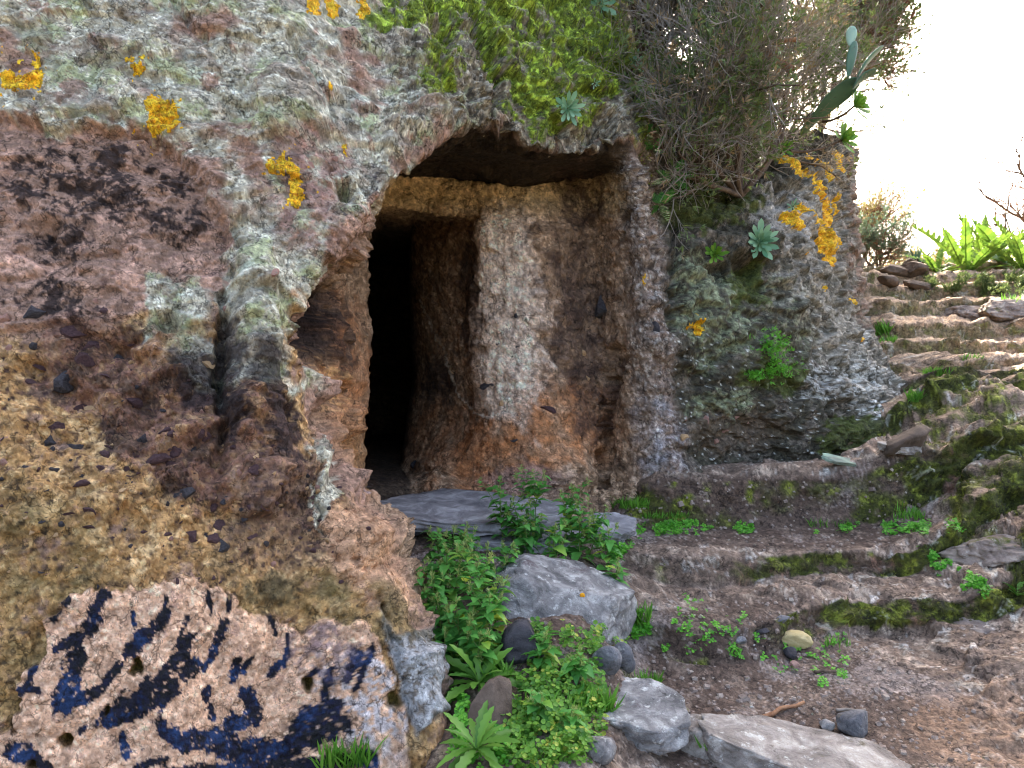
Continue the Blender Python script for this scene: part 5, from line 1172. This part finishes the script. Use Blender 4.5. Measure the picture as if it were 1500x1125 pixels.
# ---- prickly pear
M_pad = leaf_mat('cactus_pad', (50, 80, 64), (92, 128, 104), 0.05, 0.5, 5); M_pad2 = leaf_mat('pale_cactus_pad', (130, 168, 150), (160, 192, 172), 0.05, 0.5, 5)
pear = empty('prickly_pear', pt(1180, 196, 5.8)); tag(pear, 'prickly pear with flat green pads leaning out over the rock edge', 'cactus')
def pad(p0, p1, width, facing, bend=0.0, mat=None):
    v, f = ICO[4]; v = v.copy(); t = (v[:, 2] + 1) / 2
    w = 0.55 + 0.55 * t ** 0.8
    L_ = (Vector(p1) - Vector(p0)); ln = L_.length; z = L_.normalized(); y = Vector(facing); y = (y - z * y.dot(z)).normalized(); x = y.cross(z)
    q = np.stack([v[:, 0] * w * width / 2, v[:, 1] * 0.013 + bend * ((t - .5) ** 2 - .25), t * ln], -1)
    M3 = np.array([x[:], y[:], z[:]]); q = q @ M3 + np.array(p0) - np.array(pear.location)
    o = link('pad', np_mesh('pad', q, f, mat or M_pad), pear)
    sel = rng.choice(np.where(np.abs(v[:, 1]) > 0.1)[0], 26, replace=False); nrm = np.array(y[:])[None] * np.sign(v[sel, 1])[:, None]
    sv, sf = scatter(tuft_template(3, 0.5, 5), q[sel], nrm, np.full(26, 0.014)); s_ = link('spines', np_mesh('spines', sv, sf, M_twig, smooth=False), o); s_['kind'] = 'stuff'
P_ = lambda x, y, d=5.25: pt(x, y, d)
pad(P_(1188, 180, 5.6), P_(1258, 114), 0.165, (0.35, -0.9, 0.1), 0.05)
pad(P_(1254, 118), P_(1294, 68), 0.12, (0.8, -0.25, -0.5), 0.09)
pad(P_(1248, 132), P_(1284, 104), 0.12, (0.7, -0.3, -0.6), 0.10)
pad(P_(1242, 114), P_(1254, 60), 0.10, (0.5, -0.8, 0.0), 0.03)
pad(P_(1245, 68), P_(1249, 38), 0.08, (-0.1, -0.95, 0.1), 0.02, M_pad2)
pad(P_(1174, 198, 5.85), P_(1206, 158, 5.6), 0.15, (0.3, -0.9, 0.1), 0.02)

# ---- ferns and lobed leaves
def frond_mesh(name, n, width, lobe, mat, curve=0.5, midrib=0.006, cut=0.75, wpos=0.45):
    """pinnate leaf along +X length 1: a rib with toothed lobes either side"""
    V = [(0, -midrib, 0), (0, midrib, 0)]; F4 = []; F3 = []
    def z(t): return -curve * t * t
    for i in range(1, 11):
        t = i / 10; w = midrib * (1 - .7 * t); V += [(t, -w, z(t)), (t, w, z(t))]; b = 2 * (i - 1); F4.append((b, b + 2, b + 3, b + 1))
    for i in range(n):
        t = 0.12 + 0.86 * i / (n - 1); w = width * math.sin(math.pi * min(.98, t ** (math.log(.5) / math.log(wpos)) * .94 + .05)) ** .8
        hw = lobe / n
        for s in (-1, 1):
            b = len(V); sw = 0.45 * w
            V += [(t - hw * .5, 0, z(t)), (t + hw * .5, 0, z(t)), (t + hw * .75 + sw * .45, s * w * .55, z(t) + .06 * w), (t + sw, s * w, z(t) - .05 * w), (t - hw * .35 + sw * .40, s * w * .55, z(t) + .06 * w)]
            F4.append((b, b + 1, b + 2, b + 4) if s < 0 else (b + 4, b + 2, b + 1, b)); F3.append((b + 4, b + 2, b + 3) if s < 0 else (b + 3, b + 2, b + 4))
    return np_mesh(name, np.array(V, np.float32), [np.array(F4), np.array(F3)], mat)
M_fern = leaf_mat('fern_green', (52, 104, 46), (96, 156, 66), 0.35, 0.5, 6); M_thistle = leaf_mat('sunlit_lobed_leaf', (64, 98, 34), (112, 140, 52), 0.34, 0.45, 3)
M_ros = leaf_mat('rosette_weed_leaf', (58, 106, 38), (112, 156, 60), 0.3, 0.45, 6)
fr_f = [frond_mesh('frond', 11, 0.26, 0.85, M_fern, c) for c in (0.25, 0.5)]
fr_t = [frond_mesh('leaf', 13, w, 0.95, M_thistle, c, 0.014, wpos=0.5) for w, c in ((0.115, 0.3), (0.13, 0.55), (0.105, 0.12))]
def burst(name, label, cat, base, meshes, n, length, el0, el1, ax=(0, 0, 1), group=None, r=None, part='leaf', az=None):
    root = empty(name, base); tag(root, label, cat, group); a_ = Vector(ax).normalized(); x = a_.orthogonal().normalized(); y = a_.cross(x)
    for i in range(n):
        a = i * 2.39996 + r.normal(0, .2) if az is None else r.uniform(*az); u = (i + .5) / n; el = math.radians(el1 + (el0 - el1) * u + r.normal(0, 6))
        rd = x * math.cos(a) + y * math.sin(a); xd = rd * math.cos(el) + a_ * math.sin(el)
        o = link(part, meshes[r.randint(len(meshes))], root); place_leaf(o, rd * 0.004, xd, a_ * math.cos(el) - rd * math.sin(el) + Vector(r.normal(0, .15, 3)), length * r.uniform(.7, 1.15))
    return root
fr = np.random.RandomState(14)
for (px, py, d, n, L_, lb) in ((948, 160, 4.92, 9, 0.14, 'bright fern at the head of the cleft under the heath stems'), (958, 218, 4.85, 7, 0.11, 'second fern halfway down the cleft'), (985, 262, 4.8, 7, 0.15, 'dark fern hanging below the heath twigs'), (968, 300, 4.75, 6, 0.14, 'lowest fern of the cleft'), (945, 195, 4.9, 6, 0.1, 'small dark fern between the bright one and the second')):
    burst('fern', lb, 'fern', pt(px, py, d), fr_f, n, L_, 5, 60, (-0.1, -0.8, 0.5), 'ferns in the cleft', fr, 'frond')
for (px, py, d, n, L_, lb) in ((1415, 418, 9.2, 16, 0.62, 'biggest lobed yellow green plant above the steps'), (1462, 412, 9.6, 14, 0.60, 'lobed plant behind the biggest yellow green one'), (1500, 420, 9.0, 14, 0.58, 'lobed plant with arching leaves at the right end of the bank'), (1372, 415, 9.3, 9, 0.40, 'small lobed plant leaning towards the top rocks'), (1440, 408, 9.9, 12, 0.55, 'tall upright lobed plant at the back of the bank')):
    bp_ = pt(px, py, d); bp_.z = ground_z(bp_.x, bp_.y) - 0.02
    burst('lobed_plant', lb, 'plant', bp_, fr_t, n, L_ * 1.25, 15, 78, (0, 0, 1), 'lobed plants above the steps', fr)
ros_m = [frond_mesh('leaf', 9, w, 1.05, M_ros, 0.4, 0.05, wpos=0.62) for w in (0.13, 0.16)]
for m_ in ros_m: pass
ros_l = [np_mesh('leaf', *leaf_template(0, w, 0.35, d_, 0.8, 0.66, 0.22, 12, 0.03), M_ros) for w, d_ in ((0.085, .5), (0.11, .35), (0.10, .7))]
burst('leafy_rosette', 'leafy green rosette above the dark brown slab', 'weed', pt(702, 1000, 2.62), ros_l, 24, 0.15, 5, 75, (0, -0.2, 1), None, fr)
burst('leafy_rosette', 'leafy green rosette beside the foot of the dark brown slab', 'weed', pt(698, 1098, 2.28), ros_l, 20, 0.13, 5, 75, (0, -0.2, 1), None, fr)
burst('leafy_rosette', 'small leafy seedling rosette by the soil below the mossy riser', 'weed', pt(1068, 920, 3.6), ros_l, 8, 0.07, 20, 60, (0, -0.2, 1), None, fr)
burst('leafy_rosette', 'leafy seedling on the mossy bank right of the path', 'weed', hit(1490, 872, 'g')[0], ros_l, 9, 0.10, 20, 70, (0, -0.2, 1), None, fr)
# agave like blades behind the top rocks
blade = [np_mesh('blade', *leaf_template(0, 0.10, 0.5, 0.05, 0.9, 0.35, 0, 6), M_pad)]
burst('agave', 'grey green agave blades behind the top rocks', 'agave', pt(1342, 398, 10.6), blade, 9, 0.40, 35, 85, (0, 0, 1), None, fr, 'blade')
burst('agave', 'grey green agave blades at the right end of the lobed plants', 'agave', pt(1506, 405, 9.6), blade, 8, 0.42, 55, 85, (0, 0, 1), None, fr, 'blade')

# ---- small leafy clumps: many tiny leaves, joined
def clump(name, label, cat, pts, nrm, mat, size, tmpl, group=None, kind=None, r=fr):
    c = pts.mean(0); v, f = scatter(tmpl, pts, nrm, size)
    root = empty(name, Vector(c)); tag(root, label, cat, group)
    o = link('foliage', np_mesh('foliage', v - c, f, mat, smooth=False), root); o['kind'] = 'stuff'
    return root
M_bright = leaf_mat('bright_small_leaf', (56, 130, 30), (120, 190, 60), 0.3, 0.5, 10); M_clov = leaf_mat('clover_leaf', (54, 108, 34), (122, 168, 58), 0.35, 0.5, 6, (196, 196, 84))
M_grass = leaf_mat('grass_blade', (62, 120, 34), (120, 172, 60), 0.3, 0.5, 6); M_drygr = leaf_mat('dry_grass', (130, 130, 60), (170, 160, 92), 0.3, 0.6, 6)
def cloud(center, ext, n, r): return np.array(center[:])[None] + r.normal(0, 1, (n, 3)) * np.array(ext)[None]
t6 = tuft_template(7, 0.8, 12)
for (px, py, w, h, lb) in ((1128, 503, 24, 16, 'bright green tuft growing from the rock face'), (1132, 535, 30, 16, 'lower bright green tuft on the rock face'), (1105, 545, 12, 5, 'small trailing sprig beside the lower green tuft')):
    p, n = hit(px, py, 'c'); s = p.y / F
    q = cloud(p + n * 0.03, (w * s * .55, .03, h * s * .55), int(6 * w), fr)
    clump('leafy_tuft', lb, 'plant', q, np.tile(np.array([0, -.7, .5]), (len(q), 1)) + fr.normal(0, .5, q.shape), M_bright, fr.uniform(.018, .034, len(q)), t6)

def grass(label, px, py, wpx, hpx, n, which='g', mat=None, name='grass_tuft', lean=0.35, group=None, d=None):
    P = []; 
    for i in range(n):
        x = px + fr.uniform(-.5, .5) * wpx; y = py + fr.uniform(-.5, .5) * min(10, hpx * .4)
        p, nn = hit(x, y, which); P.append(p[:])
    P = np.array(P); med = np.median(P[:, 1]); P = P[np.abs(P[:, 1] - med) < 0.22]; s = med / F
    c = P.mean(0); bl = leaf_template(0, 0.028, 0.2, 0.25, 0.6, 0.3, 0, 4, 0.02)
    N = np.stack([fr.normal(0, lean, len(P)), fr.normal(0, lean, len(P)), np.ones(len(P))], -1)
    v0 = np.stack([bl[0][:, 1], bl[0][:, 2], bl[0][:, 0]], -1); H = hpx * s * fr.uniform(.5, 1.15, len(P))
    v, f = scatter((v0, bl[1]), P - np.array([0, 0, .008]), N, np.stack([H * 1.3, H, H], -1))
    o = link(name, np_mesh(name, v - c, f, mat or M_grass)); o.location = Vector(c); tag(o, label, 'grass', group, 'stuff' if wpx > 65 else None); return o
grass('grass tuft on the shaded ledge at the foot of the rock face', 1068, 662, 60, 34, 130)
grass('strip of short grass along the foot of the recess wall', 895, 742, 110, 17, 420)
grass('short grass below the lichened corner of the recess wall', 975, 758, 70, 12, 200)
grass('rounded grass cushion at the edge of the rock face', 1288, 488, 30, 20, 150, 'cg')
grass('second grass cushion just below the rounded one', 1300, 500, 26, 12, 110, 'cg')
grass('low yellow green grass where the steps meet the rock', 1372, 548, 40, 12, 150, 'cg')
grass('green tuft on the side of the rock by the steps', 1340, 585, 22, 18, 80, 'cg')
grass('bright grass tuft in the left corner on the blue painted crust', 505, 1122, 70, 46, 120, 'c')
grass('grass fringe right of the big boulder', 925, 912, 50, 30, 150)
grass('grass along the soil edge below the boulder', 948, 1000, 40, 22, 90)
grass('grass blades between the clover and the dark grey slab', 870, 1040, 60, 40, 130)
grass('loose grass growing through the clover', 815, 1050, 110, 44, 90, lean=.5)
grass('short grass at the lower edge of the clover', 790, 1112, 90, 36, 70, lean=.5)
grass('thin grass standing in front of the pale block', 1050, 1110, 26, 40, 26)
grass('sparse grass below the upper mossy riser', 1215, 770, 60, 14, 90)
grass('sparse grass at the base of the long weathered block', 1330, 758, 50, 22, 60)
grass('grass blades arching from the upper leafy rosette', 735, 1000, 40, 46, 36, lean=.6)
grass('yellow green tuft on the bank below the lobed plants', 1478, 452, 26, 22, 90)
grass('small tuft on the sunlit step', 1425, 527, 30, 12, 60)
grass('grass sprouting by the charred stones', 1225, 945, 40, 18, 40)

def carpet(name, label, cat, poly, n, size, mat, tmpl, which='g', lift=0.012, up=None):
    a = np.array(poly, float); lo, hi = a.min(0), a.max(0); P = []; N = []
    while len(P) < n:
        x, y = fr.uniform(lo, hi)
        if polysd(np.array([x], np.float32), np.array([y], np.float32), poly, 5)[0] < 0: continue
        e_ = polysd(np.array([x], np.float32), np.array([y], np.float32), poly, 5)[0]
        nz = pnoise(np.array([[x / 26.0, y / 20.0, n * .37]]), 3)[0] + 0.5 * pnoise(np.array([[x / 9.0, y / 8.0, n * .37]]), 4)[0]
        if 1.5 * nz + min(e_ / 40.0, 0.6) < 0.28 + fr.normal(0, .1): continue
        p, nn = hit(x, y, which); P.append(p[:]); N.append(nn[:])
    P = np.array(P); N = np.array(N) * .4 + np.array([0, -.25, .8]); P[:, 2] += fr.uniform(0, lift * 2, n) * (0.6 + 0.8 * np.abs(pnoise(P.astype(np.float32) * 9, 6)))
    v, f = scatter(tmpl, P, N + fr.normal(0, .35, N.shape), fr.uniform(.6, 1.3, n) * size)
    return tag(link(name, np_mesh(name, v, f, mat, smooth=False)), label, cat, kind='stuff')
an = np.arange(6) * math.pi / 3
disc = (np.concatenate([[[0, 0, 0.0]], np.stack([np.cos(an), np.sin(an), 0.25 + 0 * an], -1)]).astype(np.float32) * 0.5, np.array([[0, i + 1, (i + 1) % 6 + 1] for i in range(6)], np.int32))
tri3 = (np.concatenate([disc[0] * 0.7 + np.array([math.cos(a) * .42, math.sin(a) * .42, 0], np.float32) for a in (0, 2.1, 4.2)]), np.concatenate([disc[1] + 7 * k for k in range(3)]))
carpet('clover', 'yellow green clover spreading below the big boulder', 'clover', [(780,930),(900,925),(925,960),(870,990),(895,1040),(870,1130),(750,1140),(735,1060),(765,1010)], 1150, 0.022, M_clov, tri3, lift=0.04)
carpet('clover', 'small leaved cover round the foot of the leafy weeds', 'clover', [(635,960),(730,950),(740,990),(690,985),(655,990)], 260, 0.022, M_clov, tri3, lift=0.03)
carpet('clover', 'dark clover in the left gully beside the flaking crust', 'clover', [(655,1010),(690,1040),(680,1125),(745,1125),(740,1070),(660,1125)], 240, 0.02, M_bright, tri3, lift=0.03)
carpet('ground_cover', 'low green cover along the right of the boulder and weeds', 'ground cover', [(860,770),(960,775),(930,800),(905,840),(930,880),(955,930),(925,940),(900,880),(885,830)], 700, 0.018, M_bright, tri3, lift=0.02)
carpet('ground_cover', 'strip of tiny leaves at the base of the upper mossy riser', 'ground cover', [(960,765),(1100,768),(1110,782),(960,785)], 420, 0.016, M_bright, tri3)
carpet('ground_cover', 'strip of tiny leaves under the long weathered block', 'ground cover', [(1180,768),(1400,765),(1420,785),(1190,782)], 420, 0.016, M_bright, tri3)
carpet('ground_cover', 'scattered seedlings on the bare soil', 'ground cover', [(1000,870),(1090,900),(1100,930),(1240,930),(1250,1000),(1190,1010),(1060,960),(960,960)], 200, 0.016, M_bright, tri3)
carpet('ground_cover', 'seedlings between the mossy bank and the path', 'ground cover', [(1340,800),(1440,850),(1480,900),(1380,850)], 260, 0.016, M_bright, tri3)
carpet('ground_cover', 'low green brush at the feet of the lobed plants', 'ground cover', [(1350,412),(1510,408),(1510,434),(1440,438),(1400,436),(1355,428)], 700, 0.045, M_heath, t6, lift=0.05)

# ---- moss pile: short shoots on the hood and on the risers
def pile(name, label, mask, base, nrm, n, size, mat, parent, gz=0.35, seed=3):
    r = np.random.RandomState(seed); w = mask.reshape(-1).astype(np.float64); i = r.choice(len(w), n, p=w / w.sum())
    P = base.reshape(-1, 3)[i] + r.normal(0, .004, (n, 3)); N = nrm.reshape(-1, 3)[i] + np.array([0, 0, gz]) + r.normal(0, .45, (n, 3))
    v, f = scatter(tuft_template(4, 0.7, 4), P, N, size * r.uniform(.5, 1.3, n)); o = link(name, np_mesh(name, v, f, mat, smooth=False), parent); o['kind'] = 'stuff'; return o
M_moss = leaf_mat('moss', (98, 106, 34), (160, 174, 66), 0.3, 0.8, 9); M_moss2 = leaf_mat('dark_moss', (62, 66, 24), (112, 118, 44), 0.3, 0.8, 9)
cell = np.linalg.norm(np.gradient(PC, axis=0), axis=-1) * np.linalg.norm(np.gradient(PC, axis=1), axis=-1)
vis_h = (V > -40) & (U > 480) & (U < 960)
pile('moss', 'moss', np.where(vis_h & (moss_hood > 0.35), moss_hood, 0) * cell, PC, NCl, 9000, 0.016, M_moss, cliff)
cellg = np.linalg.norm(np.gradient(PG, axis=0), axis=-1) * np.linalg.norm(np.gradient(PG, axis=1), axis=-1)
visg = (YG > 2.4) & (YG < 9.5) & (XX > 0) & (XX < 0.72 * YG)
pile('moss', 'moss', np.where(visg & (ms > 0.4), ms, 0) * cellg / np.maximum(YG, 1) ** 1.5, PG, NG, 8000, 0.016, M_moss2, ground, seed=4)

# ---- sticks
def stick(label, pts, r0, r1, mat, name='stick'):
    a = np.array([[p[:] for p in pts]]); k = 7
    a = np.stack([np.interp(np.linspace(0, 1, k), np.linspace(0, 1, a.shape[1]), a[0, :, c]) for c in range(3)], -1)[None]
    a[0, 1:-1] += fr.normal(0, r0 * .6, (k - 2, 3)); c = a[0].mean(0); v, f = tubes(a - c, np.linspace(r0, r1, k)[None] * fr.uniform(.85, 1.15, (1, k)), 6)
    o = link(name, np_mesh(name, v, [f, np.array([[5, 4, 3, 2, 1, 0]]), np.array([[len(v) - 6 + j for j in range(6)]])], mat)); o.location = Vector(c); return tag(o, label, 'stick')
def gp_(px, py, up=0.008): p, n = hit(px, py, 'g'); return p + Vector((0, 0, up))
stick('grey stick leaning against the mossy riser', [pt(1262, 893, 3.66), pt(1248, 968, 3.42)], 0.011, 0.008, M_twig)
stick('brown stick lying on the soil behind the long pale slab', [gp_(1103, 1060, .012), gp_(1142, 1046, .012), gp_(1178, 1033, .012)], 0.009, 0.006, M_wood)
stick('short pale twig lying near the angular dark rock', [gp_(1225, 1044, .01), gp_(1268, 1043, .01)], 0.006, 0.004, M_twig)
stick('dark twig beside the charred stones', [gp_(1192, 986, .008), gp_(1225, 987, .008)], 0.007, 0.005, M_bark)
stick('short dark stub at the foot of the leaning stick', [pt(1266, 955, 3.46), pt(1274, 972, 3.4)], 0.009, 0.006, M_bark)
for i, (a, b) in enumerate((((1305, 402), (1345, 378)), ((1312, 395), (1340, 392)), ((1325, 404), (1352, 380)))):
    stick(('dead branch across the top rocks, the longest', 'short dead branch lying level behind the top rocks', 'dead branch sloping over the largest top rock')[i], [pt(a[0], a[1], 9.6), pt(b[0], b[1], 9.5)], 0.03, 0.02, M_bark)
